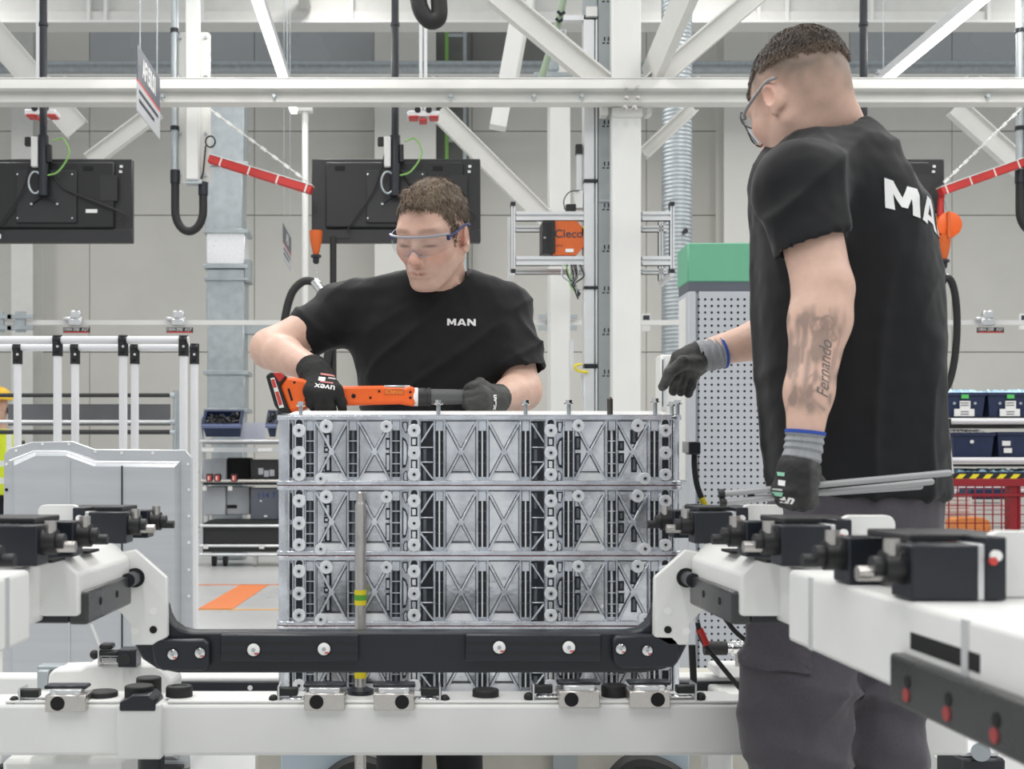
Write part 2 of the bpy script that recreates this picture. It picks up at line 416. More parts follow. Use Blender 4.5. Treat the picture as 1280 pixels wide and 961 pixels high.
ibar(MB(), P(760,106,YG+.05), P(618,-12,YG+.05), .15).build('brace', WHITE, t)
ibar(MB(), P(812,106,YG+.05), P(958,-18,YG+.05), .13).build('brace', WHITE, t)
ibar(MB(), P(806,190,8.9), P(868,132,8.9), .095).build('brace', WHITE, t)
# strut running back from the joint to the frame behind
MB().bar(P(812,100,YG+.2), P(868,-30,7.2), .20, .06, (1,0,.2)).build('brace', WHITE, t)
# second frame behind
YB = 11.35
t = thing('rear_gantry', 'white steel frame standing behind the station gantry', 'frame', (PX(700,YB),YB,0))
MB().pbox(687,713,100,560,YB,.2).build('column', WHITE2, t, bevel=.01)
MB().box(PX(687,YB),PX(713,YB),YB,YB+.2,PZ(100,YB),4.9).build('column_head', WHITE, t)
ibar(MB(), P(548,138,YB), P(690,280,YB), .17).build('brace', WHITE, t)
ibar(MB(), P(196,136,YB), P(110,200,YB), .15).build('brace', WHITE, t)
ibar(MB(), P(-20,28,YB), P(95,160,YB), .25).build('brace', WHITE, t)
ibar(MB(), P(1196,132,YB), P(1310,235,YB), .19).build('brace', WHITE, t)
MB().bar(P(650,10,9.6), P(622,160,9.4), .13, .09).build('strut', WHITE2, t)
MB().bar(P(662,0,9.9), P(640,120,9.7), .06, .05).build('strut', WHITE, t)
MB().box(-4.2,5.2,YB+.0,YB+.12,PZ(128,YB),PZ(106,YB)).build('beam', WHITE, t)
# runner trolleys hanging beneath the rail
def trolley(px, py, Y, label):
    t = thing('rail_trolley', label, 'trolley', P(px,py+8,Y))
    MB().pbox(px-20,px+20,py-3,py+5,Y,.12).build('body', ALUP, t, bevel=.008)
    MB().pbox(px-18,px-6,py+3,py+6,Y-.02,.1).pbox(px+8,px+19,py+3,py+6,Y-.02,.1).pbox(px-5,px+5,py+7,py+10,Y-.02,.1).build('bumper', RED, t, bevel=.004)
    for d in (-7,7): MB().cyl(P(px+d,py-4,Y-.01),P(px+d,py-4,Y+.08),.022,n=14).build('wheel', CHAR, t)
    MB().pbox(px-5,px-1,-30,py-3,Y+.03,.03).pbox(px+1,px+5,-30,py-3,Y+.03,.03).build('hanger', ALUP, t)
trolley(529,141,8.6,'silver rail trolley with red bumpers by the middle screen pole')
trolley(50,139,8.6,'silver rail trolley with red bumpers by the pole of the cropped screen')
# thin white post
YP = 11.3
o = MB().cyl(P(381.5,455,YP),P(381.5,132,YP),.03,n=12).box(PX(372,YP),PX(391,YP),YP-.05,YP+.05,PZ(140,YP),PZ(127,YP)).box(PX(375,YP),PX(389,YP),YP-.05,YP+.05,PZ(458,YP),PZ(454,YP)).build('thin_post', WHITE2); tag(o,'thin white round post hanging from the beam','post')
# energy rail on the wall side
t = thing('busbar_rail', 'thin white power rail running along the hall at head height', 'rail', (0,13,2.6))
MB().box(-5.2,6.8,13,13.05,PZ(406,13),PZ(400,13)).build('rail', WHITE2, t)
for px in (-2,25,690,706): 
    for dy in (-6,8): MB().pbox(px-16,px+16,402+dy-3,402+dy+2,12.95,.06).build('bracket', GALV, t)
    MB().pbox(px-6,px+6,389,415,12.97,.04).build('plate', GALV, t)
for px in (93,222,1236):
    q = thing('rail_hanger', {93:'silver clamp with printed plate on the power rail, above the white pipe rack middle',222:'silver clamp with printed plate on the power rail beside the rectangular duct',1236:'silver clamp with printed plate on the power rail above the blue bins'}[px], 'clamp', P(px,418,12.95), 'hangers on the power rail')
    MB().pbox(px-8,px+8,398,407,12.92,.1).pbox(px-6,px+7,388,398,12.93,.08).pbox(px-15,px+9,396,400,12.94,.05).build('clamp', ALU, q, bevel=.01)
    pl = MB().pbox(px-14,px+19,409,416,12.92,.02).build('plate', CHAR, q)
    MB().pbox(px-13,px+18,414.5,416,12.91,.01).build('stripe', RPRINT, q)
    text_obj('1004-200  A27', .045, WPRINT, q, FRONT(P(px+2,411.8,12.905)))
o = MB().pbox(803,813,392,414,15,.05).build('wall_notice', PAPER, bevel=.004); tag(o,'small white notice hanging by the vertical spiral duct','notice')
MB().pbox(804,812,394,402,14.99,.01).build('print_block', INK, o)
o = MB().pbox(1276,1286,392,412,15,.05).build('wall_notice', PAPER, bevel=.004); tag(o,'small white notice on the wall above the blue bins','notice')
MB().pbox(1277,1285,394,401,14.99,.01).build('print_block', INK, o)
# ------------------------------------------------------------------ hanging signs
o = MB().box(PX(172,7.0)-.08,PX(172,7.0)+.08,-1,17.85,7.9,8.1).build('roof_purlin', WHITE); struct(o,'white steel purlin running under the hall roof')
def sign(x, ya, yb, zt, zb, txt, label):
    t = thing('hanging_sign', label, 'sign', (x,(ya+yb)/2,zb))
    L = yb-ya; H = zt-zb
    MB().box(x-.006,x,ya,yb,zt-H*.52,zt).build('upper_panel', SIGNG, t)
    MB().box(x-.006,x,ya,yb,zt-H*.56,zt-H*.52).build('red_stripe', RPRINT, t)
    MB().box(x-.006,x,ya,yb,zb,zt-H*.56).build('lower_panel', mat('sign_grey',(.52,.53,.55),.5), t)
    for f in (.12,.88): MB().tube([(x-.003,ya+L*f,zt),(x-.003,ya+L*f,7.9)],.004,5).build('wire', GALV, t)
    text_obj(txt, H*.40, WPRINT, t, axes((x+.002,(ya+yb)/2,zt-H*.27),(0,1,0),(0,0,1)), bold=.006, sx=.62)
    for k,(a,b) in enumerate(((.06,.9),(.06,.72))):
        MB().box(x,x+.002,ya+L*a,ya+L*b,zt-H*(.70+.14*k),zt-H*(.65+.14*k)).build('print_line', INK, t)
xs = PX(172,7.0)
sign(xs, 7.0, 7.0*346/318, PZ(55,7), PZ(138,7), 'AF150.01', 'dark and light grey station sign with red stripe hanging before the beam')
sign(PX(354,15), 15, 15*164/154, PZ(279,15), PZ(323,15), 'AF150', 'small grey station sign hanging far behind the curved black hose')
# ------------------------------------------------------------------ hanging screens
YT = 8.35
def screen(px, label):
    X = PX(px,YT); t = thing('hanging_screen', label, 'screen', (X,YT,PZ(302,YT)), 'ceiling hung screens seen from behind')
    x0, x1 = X-105*YT/F, X+107*YT/F; zt, zb = PZ(197,YT), PZ(302,YT)
    MB().box(x0,x1,YT+.03,YT+.09,zb,zt).build('casing', CHAR, t, bevel=.006)
    MB().box(x0+.10,x1-.12,YT,YT+.03,zb+.10,zt-.03).build('rear_cover', BLACK, t, bevel=.008)
    MB().box(x0,x1,YT+.015,YT+.03,zb,zb+.09).build('lower_ledge', CHAR, t, bevel=.004)
    MB().box(X-.20,X+.22,YT-.015,YT,zb+.13,zt-.09).build('mount_plate', CHAR, t, bevel=.004)
    MB().cyl((X,YT-.05,PZ(247,YT)),(X,YT-.05,PZ(172,YT)),.036,n=16).build('clamp_sleeve', BLACKM, t)
    MB().cyl((X,YT-.05,PZ(180,YT)),(X,YT-.05,5.4),.026,n=16).build('pole', BLACKM, t)
    MB().cyl((X,YT-.05,PZ(36,YT)),(X,YT-.05,PZ(32,YT)),.032,n=16).build('pole_joint', BLACKM, t)
    for sx in (-1,1):
        MB().bar((X,YT-.03,PZ(244,YT)),(X+sx*.09,YT-.02,PZ(255,YT)),.012,.01).build('mount_arm', BLACKM, t)
        for zz in (zb+.16,zt-.12): MB().cyl((X+sx*.19,YT-.02,zz),(X+sx*.19,YT-.01,zz),.007,n=8).build('screw', CHROME, t)
        MB().cyl((X+sx*.09,YT-.03,PZ(256,YT)),(X+sx*.09,YT-.01,PZ(256,YT)),.009,n=8).build('screw', CHROME, t)
    MB().box(X-.075,X-.03,YT-.09,YT-.05,PZ(212,YT),PZ(175,YT)).build('power_strip', WHITE2, t, bevel=.004)
    MB().box(X-.12,X-.078,YT-.085,YT-.05,PZ(186,YT),PZ(175,YT)).build('plug', BLACK, t, bevel=.004)
    MB().box(X+.03,X+.06,YT-.08,YT-.04,PZ(206,YT),PZ(184,YT)).build('adapter', BLACK, t, bevel=.004)
    d = YT/F
    MB().tube(spline([(X+5*d,YT-.06,PZ(222,YT)),(X+20*d,YT-.07,PZ(217,YT)),(X+33*d,YT-.07,PZ(195,YT)),(X+25*d,YT-.07,PZ(177,YT)),(X+12*d,YT-.07,PZ(180,YT))],8),.006,6).build('earth_cable', GREENC, t)
    MB().tube(spline([(X+8*d,YT-.03,PZ(216,YT)),(X+22*d,YT-.03,PZ(235,YT)),(X+45*d,YT-.03,PZ(246,YT)),(X+75*d,YT-.03,PZ(258,YT)),(X+98*d,YT-.02,PZ(268,YT)),(X+92*d,YT-.02,PZ(278,YT))],6),.007,6).build('signal_cable', BLACKR, t)
    MB().tube(spline([(X-9*d,YT-.06,PZ(180,YT)),(X-20*d,YT-.05,PZ(222,YT)),(X-30*d,YT-.04,PZ(245,YT)),(X-52*d,YT-.03,PZ(276,YT)),(X-60*d,YT-.02,PZ(290,YT))],6),.006,6).build('power_cable', BLACKR, t)
    MB().tube([(X-9*d+.045*math.cos(a),YT-.07,PZ(231,YT)+.075*math.sin(a)) for a in np.linspace(0,2*math.pi,20)[:-1]],.007,6,True).build('cable_coil', GALV, t)
    MB().box(x1-.085,x1-.065,YT+.02,YT+.03,PZ(208.5,YT),PZ(205.5,YT)).build('port', PAPER, t); MB().box(x1-.09,x1-.07,YT+.02,YT+.03,PZ(215,YT),PZ(212,YT)).build('port', PAPER, t)
    MB().box(x0+.16,x0+.27,YT+.01,YT+.014,zb+.025,zb+.055).build('sticker', PAPER if px < 100 else CHAR, t)
    MB().box(X+.28,X+.36,YT-.004,YT,zb+.2,zb+.225).build('sticker', PAPER, t)
    for a in (-.42,.26): MB().box(X+a,X+a+.07,YT-.004,YT,zt-.09,zt-.06).build('vent', HOLE, t)
    MB().box(X+.38,X+.5,YT-.003,YT,zt-.3,zt-.12).build('service_lid', CHAR, t)
    return t
screen(494, 'black hanging screen behind the head of the worker with the orange tool')
screen(57, 'black hanging screen beside the station sign')
screen(1076, 'black hanging screen behind the back of the tattooed worker')
# ------------------------------------------------------------------ media drops with U hose
def media_drop(px, label):
    Y = 8.3; t = thing('media_drop', label, 'supply drop', (PX(px,Y),Y,PZ(292,Y)), 'supply drops along the gantry'); d = px-240
    MB().prism(rrect(PX(222+d,Y),PX(262+d,Y),PZ(228,Y),PZ(39,Y),.02),Y+.02,Y+.04).build('mounting_plate', WHITE, t)
    MB().pbox(232+d,248+d,-60,224,Y-.08,.09).build('square_tube', WHITE2, t, bevel=.006)
    MB().cyl(P(218.5+d,216,Y),P(218.5+d,-60,Y),.025,n=14).build('pipe', GALV, t)
    for y in (38,160): MB().cyl(P(218.5+d,y+3,Y),P(218.5+d,y-2,Y),.031,n=14).build('pipe_coupling', BLACKM, t)
    for px2 in (225,257):
        for y in (47,98,167,219):
            c = P(px2+d,y,Y+.02); MB().cyl(c,c-Vector((0,.015,0)),.012 if y!=98 else .02,n=8).build('bolt', CHROME if y==98 else GALV, t)
    q = [P(219+d,218,Y), P(219+d,245,Y)]+[P(236.5+d-17.5*math.cos(a),262+27*math.sin(a),Y) for a in np.linspace(.1,math.pi-.1,12)]+[P(254+d,245,Y),P(254+d,230,Y)]
    MB().tube(spline(q,3),.029,12).build('hose', BLACKR, t)
    for px2,y in ((219,213),(254,228)): MB().cyl(P(px2+d,y+16,Y),P(px2+d,y,Y),.034,n=14).build('hose_cuff', BLACKM, t)
    MB().tube([P(263+d+6*math.cos(a),177+7*math.sin(a),Y-.02) for a in np.linspace(0,2*math.pi,16)[:-1]],.006,6,True).build('cable_ring', BLACKR, t)
    MB().tube([P(257+d,182,Y-.02),P(254+d,215,Y-.02),P(251+d,226,Y-.02)],.006,6).build('cable', BLACKR, t)
    MB().pbox(232+d,252+d,224,229,Y-.06,.08).build('end_clamp', GALV, t)
media_drop(240, 'white supply drop with pipe and black U hose near the station sign')
media_drop(1296, 'white supply drop with hose above the blue bins')
def boom(a, b, ch, label, n):
    Y = 8.28; t = thing('swing_boom', label, 'boom', P(a[0],a[1],Y))
    p0, p1 = P(*a,Y), P(*b,Y-.12)
    MB().bar(p0,p1,.055,.055).build('arm', RED, t, bevel=.005)
    for f in np.linspace(.12,.95,n):
        c = p0.lerp(p1,f); MB().bar(c-(p1-p0)*.007,c+(p1-p0)*.007,.058,.058).build('white_clip', WHITE2, t)
    u = (p1-p0).cross(Vector((0,1,0))).normalized()
    if u.z < 0: u = -u
    MB().bar(p0+u*.03,p1+u*.03,.006,.06).build('edge_strip', WHITE2, t)
    c0, c1 = P(*ch,Y), p0.lerp(p1,.93)+u*.05
    L = (c1-c0).length; k = int(L/.05); dd = (c1-c0)/k
    mb = MB()
    for i in range(k):
        m0 = c0+dd*i; mb.bar(m0,m0+dd*.92,.02 if i%2 else .008,.008 if i%2 else .02)
    mb.build('chain', WHITE2, t)
    return t
t = boom((262,199),(390,238),(262,136),'red and white swing boom reaching from the supply drop to the middle screen',4)
t2 = boom((1283,202),(1175,240),(1276,136),'red swing boom carrying the round orange balancer',4)
MB().tube([P(1178,240,8.2),P(1176,252,8.2),P(1175,270,8.2)],.02,8).build('end_bracket', RED, t2)
# tool balancers
def balancer(px, py, Y, disc, label):
    t = thing('tool_balancer', label, 'balancer', P(px,py+24,Y))
    if disc:
        MB().lathe(P(px+8,py-24,Y-.04),(0,1,0),[(0,.05),(.01,.085),(.06,.092),(.10,.085),(.11,.05)],24).build('drum', ORANGE, t)
        MB().pbox(px+5,px+8,py-40,py-8,Y-.06,.02).build('band', ORANGEM, t)
        MB().tube([P(px+4,py-42,Y),P(px+2,py-52,Y),P(px-2,py-60,Y)],.006,6).build('hook', CHROME, t)
    MB().lathe(P(px,py+20,Y),(0,0,1),[(0,.02),(.04,.03),(.10,.042),(.16,.046)],16).build('cone', ORANGEM, t)
    MB().lathe(P(px,py+32,Y),(0,0,1),[(0,.012),(.015,.022),(.04,.022),(.045,.036),(.06,.036),(.065,.02)],14).build('stop', BLACKM, t)
    return t
balancer(395,298,8.2,False,'slim orange balancer cone hanging beneath the middle screen')
balancer(1180,304,8.2,True,'round orange balancer hanging at the end of the red boom')
def links(a, b, Y, label):
    p0, p1 = P(*a,Y), P(*b,Y); n = 7; mb = MB(); dd = (p1-p0)/n
    for i in range(n): mb.bar(p0+dd*i,p0+dd*(i+.9),.016 if i%2 else .006,.006 if i%2 else .016)
    return tag(mb.build('link_chain', CHROME), label, 'chain')
links((395,330),(396,350),8.2,'short steel chain beneath the orange cone by the curved hose')
links((1181,335),(1178,352),8.2,'short steel chain beneath the round orange balancer')
Y = 8.2
t = thing('curved_hose', 'thick black hose curving up to a chain beside the worker with the orange tool', 'hose', P(357,470,Y))
MB().tube(spline([P(352,520,Y),P(353,440,Y),P(356,400,Y),P(364,368,Y),P(377,353,Y),P(390,352,Y),P(400,362,Y),P(408,385,Y),P(412,420,Y),P(408,455,Y),P(400,490,Y)],6),.028,12).build('hose', BLACKR, t)
MB().tube([P(392,351,Y),P(402,364,Y)],.034,12).build('clip', CHROME, t)
t = thing('straight_hose', 'straight vertical black hose beneath the middle screen', 'hose', P(417,520,8.25))
MB().cyl(P(416.5,560,8.25),P(416.5,296,8.25),.023,n=12).build('hose', BLACKR, t)
t = thing('looped_hose', 'black hose hanging in a long loop above the blue bins', 'hose', P(1180,495,Y))
MB().tube([P(1181+15*math.cos(a)-3*math.sin(a),418+71*math.sin(a),Y+.05*math.sin(a)) for a in np.linspace(0,2*math.pi,40)[:-1]],.024,10,True).build('hose', BLACKR, t)
MB().cyl(P(1174,470,Y+.06),P(1174,300,Y+.06),.02,n=10).build('straight_hose', BLACKR, t)
MB().tube([P(1172,352,Y-.01),P(1184,346,Y-.01)],.032,10).build('clip', CHROME, t)
t = thing('roof_hose', 'fat black hose loop hanging from above near the rail trolley', 'hose', P(538,36,7.4))
MB().tube(spline([P(520,-30,7.4),P(523,0,7.4),P(528,16,7.4),P(538,26,7.4),P(548,22,7.4),P(549,6,7.4),P(546,-25,7.4)],6),.052,14).build('hose', BLACKR, t)
# ------------------------------------------------------------------ aluminium profile tower with controller
Y = 8.22
t = thing('profile_tower', 'tall aluminium profile tower with cross rails beside the white column', 'tower', (PX(745,Y),Y,0))
def prof(mb, x0,x1,y0,y1,z0,z1, vert):          # slotted aluminium profile
    if vert:
        w_ = (x1-x0); k = w_*.16
        mb.box(x0,x0+w_*.5-k,y0,y1,z0,z1).box(x0+w_*.5+k,x1,y0,y1,z0,z1).box(x0,x1,y0+.014,y1,z0,z1)
    else:
        w_ = (z1-z0); k = w_*.14
        mb.box(x0,x1,y0,y1,z0,z0+w_*.5-k).box(x0,x1,y0,y1,z0+w_*.5+k,z1).box(x0,x1,y0+.014,y1,z0,z1)
    return mb
def pp(px0,px1,py0,py1,vert,name,Yd=Y,dep=.05,m=ALUP,par=None):
    return prof(MB(),PX(px0,Yd),PX(px1,Yd),Yd,Yd+dep,PZ(py1,Yd),PZ(py0,Yd),vert).build(name,m,par or t)
for (a,b) in ((24,224),(228,358),(361,455),(460,640)):
    MB().pbox(730,743,a,b,Y-.01,.10).pbox(744.5,747,a,b,Y-.01,.10).build('profile_cover', ALUP, t, bevel=.003)
MB().box(PX(730.5,Y),PX(747,Y),Y+.02,Y+.10,0,5.0).build('post', GALVD, t)
for y in (226,359.5,457.5): MB().pbox(730,747.4,y-2,y+1.5,Y-.02,.05).build('joint_clip', BLACKM, t)
for yy in (22,): MB().pbox(705,745,yy-3,yy+3,Y+.02,.06).build('head_rail', ALUP, t)
MB().pbox(733,747,8,20,Y-.02,.1).build('head_box', WHITE2, t)
for (x0,x1) in ((645,730),(803,838)):
    for (y0,y1) in ((264,275),(320,331)): pp(x0,x1,y0,y1,False,'cross_rail')
    for (y0,y1) in ((282,289),(336,342)): pp(x0,x1-4 if x0>700 else x1,y0,y1,False,'cross_rail',Y+.35)
for px in (641.5,840.5):
    pp(px-2.5,px+2.5,255,341,True,'end_post')
    MB().pbox(px-3,px+3,252,257,Y-.005,.06).pbox(px-3,px+3,336,341,Y-.005,.06).build('end_cap', BLACK, t)
MB().bar(P(641,341,Y),P(637,352,Y+.3),.03,.03).build('foot_rail', ALUP, t)
MB().bar(P(840,342,Y),P(826,356,Y+.5),.03,.03).build('foot_rail', ALUP, t)
pp(824,829,276,350,True,'end_post',Y+.35)
MB().bar(P(637,272,Y+.3),P(637,352,Y+.3),.03,.03).build('end_post', ALUP, t)
MB().pbox(721,727,190,237,Y+.03,.03).build('antenna_rail', ALUP, t); MB().pbox(720,728,180,192,Y+.02,.05).build('antenna_head', BLACK, t)
MB().pbox(718,729,238,260,Y+.0,.06).build('junction_box', WHITE2, t, bevel=.004)
MB().pbox(708,720,255,263,Y+.0,.06).build('junction_plug', BLACK, t)
MB().tube(spline([P(724,238,Y-.01),P(712,240,Y-.01),P(705,250,Y-.01),P(706,262,Y-.01)],6),.004,5).build('wire', BLACKR, t)
for k in range(9):
    a = 704+k*2.6+random.uniform(-1,1)
    MB().tube(spline([P(a,331,Y-.02),P(a+random.uniform(-2,6),345,Y-.05),P(714+random.uniform(-3,6),356,Y-.03),P(723+random.uniform(-2,4),366+random.uniform(-4,8),Y-.01)],5),.006,5).build('wire', random.choice([BLACKR,GREENC,GALV,BLACKR]), t)
MB().tube(spline([P(727,455,Y-.03),P(719,457,Y-.04),P(722,463,Y-.03),P(735,465,Y-.02)],6),.010,6).build('yellow_cable', YELLOW, t)
MB().pbox(712,717,425,465,Y+.02,.03).pbox(726,730,465,494,Y+.02,.02).build('side_fitting', ALUP, t)
t = thing('cable_trunking', 'grey perforated zinc cable trunking between profile tower and white column', 'trunking', (PX(757,Y),Y,0))
MB().box(PX(748,Y),PX(765,Y),Y+.0,Y+.08,0,5.0).build('channel', GALVD, t)
MB().pbox(749,766,249,252,Y-.01,.02).build('joint_plate', GALV, t)
for y in range(-2,520,52):
    for dx in (0,5): MB().pbox(755+dx,756.5+dx,y-4,y+1,Y-.003,.01).build('slot', HOLE, t)
    for dx in (0,5.5): MB().pbox(753+dx,756+dx,y+3,y+4.5,Y-.003,.01).build('slot', HOLE, t)
t = thing('controller', 'orange and black tool controller mounted on the aluminium cross rails', 'controller', P(705,319,Y))
MB().prism([(PX(a,Y),PZ(b,Y)) for a,b in ((694,276),(721,276),(729.5,286),(729.5,308),(720,319),(691,319))],Y+.0,Y+.2).build('housing', ORANGEM, t)
MB().pbox(678,694,276,316,Y-.02,.2).build('heat_sink', BLACK, t, bevel=.004)
for k in range(13): MB().pbox(684,690,278+k*2.6,279.2+k*2.6,Y-.025,.01).build('fin', CHAR, t)
MB().pbox(707,717,311,315,Y-.006,.006).build('rating_plate', PAPER, t)
for y in (297,): MB().cyl(P(681,y,Y-.02),P(681,y,Y-.03),.008,n=8).build('screw', CHROME, t)
text_obj('Cleco', .078, INK, t, FRONT(P(711,292.5,Y-.002)), bold=.0008, sx=1.05)
text_obj('mPro', .022, INK, t, FRONT(P(699,307,Y-.002)))
o = tag(MB().box(PX(727,Y),PX(730,Y),Y,Y+.03,PZ(295,Y),PZ(283,Y)).build('plug_lead', YELLOW, bevel=.002),'yellow lead plug at the orange controller','plug')
# green conduit and brackets near the joint above
t = thing('green_conduit', 'slanted pale green conduit in black clamps beside the tower', 'conduit', P(690,100,8.5))
MB().tube([P(706,-10,8.5),P(700,22,8.5),P(675,103,8.5)],.026,10).build('conduit', mat('pale_green_pipe',(.33,.42,.30),.5), t)
for (px,py) in ((701,15),(699,24)): MB().tube([P(px-4,py-1,8.45),P(px,py+3,8.45),P(px+5,py,8.45)],.012,8).build('clamp', BLACKM, t)
t = thing('mounting_rail', 'zinc mounting rail with brackets fixed above the beam', 'bracket', P(690,92,8.75))
MB().pbox(668,718,90,95,8.75,.06).build('rail', GALV, t)
MB().pbox(685,699,70,88,8.78,.05).build('bracket', GALV, t, bevel=.01); MB().pbox(700,708,36,48,8.78,.05).build('bracket', GALV, t, bevel=.01)
MB().pbox(674,684,97,101,8.75,.05).pbox(702,718,96,104,8.73,.05).build('plate', WHITE, t)
# ================================================================== perforated cabinet
Y = 5.7
t = thing('tool_cabinet', 'tall grey perforated cabinet with green top', 'cabinet', (PX(930,Y),Y+.3,0))
xL, xR = PX(861,Y), PX(1110,Y); zt = PZ(303,Y)
MB().box(xL,xR,Y+.01,Y+.22,PZ(364,Y),PZ(352,Y)).build('dark_band', SIGNG, t)
MB().box(xL-.004,xR,Y+.005,Y+.23,PZ(352,Y),zt).build('green_head', GREEN, t, bevel=.006)
MB().box(xL,xR,Y+.02,Y+.22,.08,PZ(364,Y)).build('body', GREYP, t)
MB().box(xL,xL+.034,Y+.004,Y+.02,.08,PZ(364,Y)).box(xL+.05,xR,Y+.004,Y+.02,.08,PZ(364,Y)).build('front_panel', GREYP, t, bevel=.002)
MB().box(xL-.006,xL,Y+.05,Y+.19,PZ(600,Y),PZ(370,Y)).build('side_vent', WHITE2, t)
for sx in (xL+.05,xR-.05):
    for yy in (.05,.18): MB().cyl((sx,Y+yy,0),(sx,Y+yy,.08),.03,n=10).build('foot', BLACK, t)
mb = MB(); n = 8
for i in range(28):
    for j in range(62):
        x, z = PX(873.5+i*8.2,Y), PZ(374+j*8.2,Y)
        mb.add([(x+.0058*math.cos(2*math.pi*k/n), Y+.0025, z+.0058*math.sin(2*math.pi*k/n)) for k in range(n)], [tuple(range(n))])
o = mb.build('hole_grid', HOLE, t); o['kind'] = 'stuff'
t = thing('switch_box', 'white box with slotted door standing beside the perforated cabinet', 'box', P(838,512,5.4))
MB().pbox(826,850,443,560,5.4,.12).build('body', WHITE2, t, bevel=.006)
MB().pbox(827.5,833,446,512,5.385,.015).build('door_edge', ALUP, t, bevel=.003); MB().pbox(828,829,449,508,5.38,.01).build('slot', CHAR, t)
t['label'] = 'white box with slotted edge beside the perforated cabinet'
MB().cyl(P(838,560,5.46),(PX(838,5.46),5.46,0),.04,n=12).build('post', ALUP, t)
# ================================================================== white tube rack with metal cover
t = thing('tube_rack', 'white pipe rack with black joints beside the shaped metal cover', 'rack', (PX(130,4.3),4.3,0))
Yf, Yr = 4.2, 4.47
WT = mat('white_coated_tube', (.82,.82,.84), .25)
fr = (-10,72,154,229.5); rr = (22,94,168.5,243)
r = .0145
MB().cyl(P(-60,425,Yf),P(236,425,Yf),r,n=14).build('rail', WT, t)
MB().cyl(P(-60,437-3,Yr),P(246,434,Yr),r,n=14).build('rail', WT, t)
for px in fr: MB().cyl((PX(px,Yf),Yf,0),P(px,428,Yf),r,n=14).build('post', WT, t)
for px in rr: MB().cyl((PX(px,Yr),Yr,0),P(px,436,Yr),r,n=14).build('post', WT, t)
for Yk, pxs, y in ((Yf,fr,418),(Yr,rr,428)):
    for px in pxs:
        o = MB().cyl(P(px,y+27,Yk),P(px,y+2,Yk),.018,n=14).cyl(P(px-5,y+7,Yk),P(px+5,y+7,Yk),.0185,n=14).box(PX(px,Yk)-.008,PX(px,Yk)+.008,Yk-.024,Yk-.01,PZ(y+22,Yk),PZ(y+9,Yk)).build('joint', BLACK, t)
        c = P(px,y+15,Yk-.024); MB().cyl(c,c-Vector((0,.004,0)),.005,n=8).build('joint_screw', CHROME, o)
for px in (-10,229.5): MB().cyl((PX(px,Yf),Yf,.25),(PX(px,Yf),Yr,.25),r,n=10).build('rail', WT, t)
for Yk in (Yf,Yr): MB().cyl((PX(-40,Yk),Yk,.22),(PX(240,Yk),Yk,.22),r,n=10).build('rail', WT, t)
MB().cyl(P(-60,432,Yf+.1),P(-20,432,Yf+.1),r).build('rail', WT, t)
# shaped sheet metal cover
Y = 3.75
def q(a,b,Yk=Y): return (PX(a,Yk),PZ(b,Yk))
outer = [(4,640),(5,568),(12,560),(40,552),(90,551),(118,561),(232,562),(240,572),(241,800),(236,960),(2,960)]
inner = [(17,640),(17,574),(45,562),(85,562),(122,575),(226,576),(226,800),(224,950),(14,950)]
t = thing('sheet_metal_cover', 'large folded sheet metal cover standing against the white pipe rack', 'cover', (PX(120,Y),Y,0))
n = len(outer)
MB().prism([q(a,b) for a,b in outer],Y,Y+.012).build('flange', SHEET, t, bevel=.003)
outs = [q(a,b) for a,b in inner]; ins = [q(a*1.0+(120-a)*.05,b+(8 if b < 700 else -8)) for a,b in inner]
mb = MB(); m = len(outs)
mb.add([(x,Y-.001,z) for x,z in outs]+[(x,Y-.035,z) for x,z in ins], [(i,(i+1)%m,m+(i+1)%m,m+i) for i in range(m)]+[tuple(range(m,2*m))])
mb.build('raised_panel', SHEET, t, smooth=.2)
for px,a in ((91,576),(156,582)): MB().box(PX(px,Y)-.002,PX(px,Y)+.002,Y-.039,Y-.033,.2,PZ(a,Y)).build('seam', CHAR if px > 100 else ALU, t)
MB().tube([(x,Y-.036,z) for x,z in [q(17,576),q(46,564.5),q(85,564.5),q(121,577.5),q(226,578.5)]],.0035,6).build('bright_edge', CASTW, t)
for px,py in ((20,563),(53,555),(86,555),(119,564),(152,566),(191,566),(235,580),(236,612),(236,645),(236,678),(236,712),(236,745),(8,580)):
    MB().cyl(P(px,py,Y-.003),P(px,py,Y+.002),.0045,n=10).build('rivet_hole', WPRINT, t)
for px,py in ((8,612),(8,645)): MB().cyl(P(px,py,Y-.003),P(px,py,Y+.002),.005,n=10).build('rivet_hole', HOLE, t)
MB().box(PX(0,Y),PX(230,Y),Y-.03,Y+.1,0,PZ(955,Y)).build('foot_bar', CHAR, t)
# rail stand with dark sheet behind
Y = 9.0
t = thing('rail_stand', 'low steel rail stand holding a dark sheet behind the pipe rack', 'stand', (PX(120,Y),Y,0))
MB().pbox(10,213,505,532,Y+.1,.01).build('sheet', mat('dark_sheet',(.17,.17,.18),.3,.5,noise=.3,nscale=1.2), t)
for y,rr_ in ((494,.016),(527,.014),(540,.018)): MB().cyl(P(-10,y,Y),P(214,y,Y),rr_,n=10).build('rail', CHAR if y!=527 else ALU, t)
for yy in (0,.28): MB().cyl((PX(216,Y),Y+yy,0),P(219+yy*8,488,Y+yy),.014,n=10).build('post', GALV, t)
MB().cyl((PX(-12,Y),Y,0),P(-12,488,Y),.014,n=10).build('post', GALV, t)
for y in (494,527,540): MB().cyl(P(213,y,Y-.015),P(219,y,Y-.015),.022,n=10).build('joint', GALV, t)
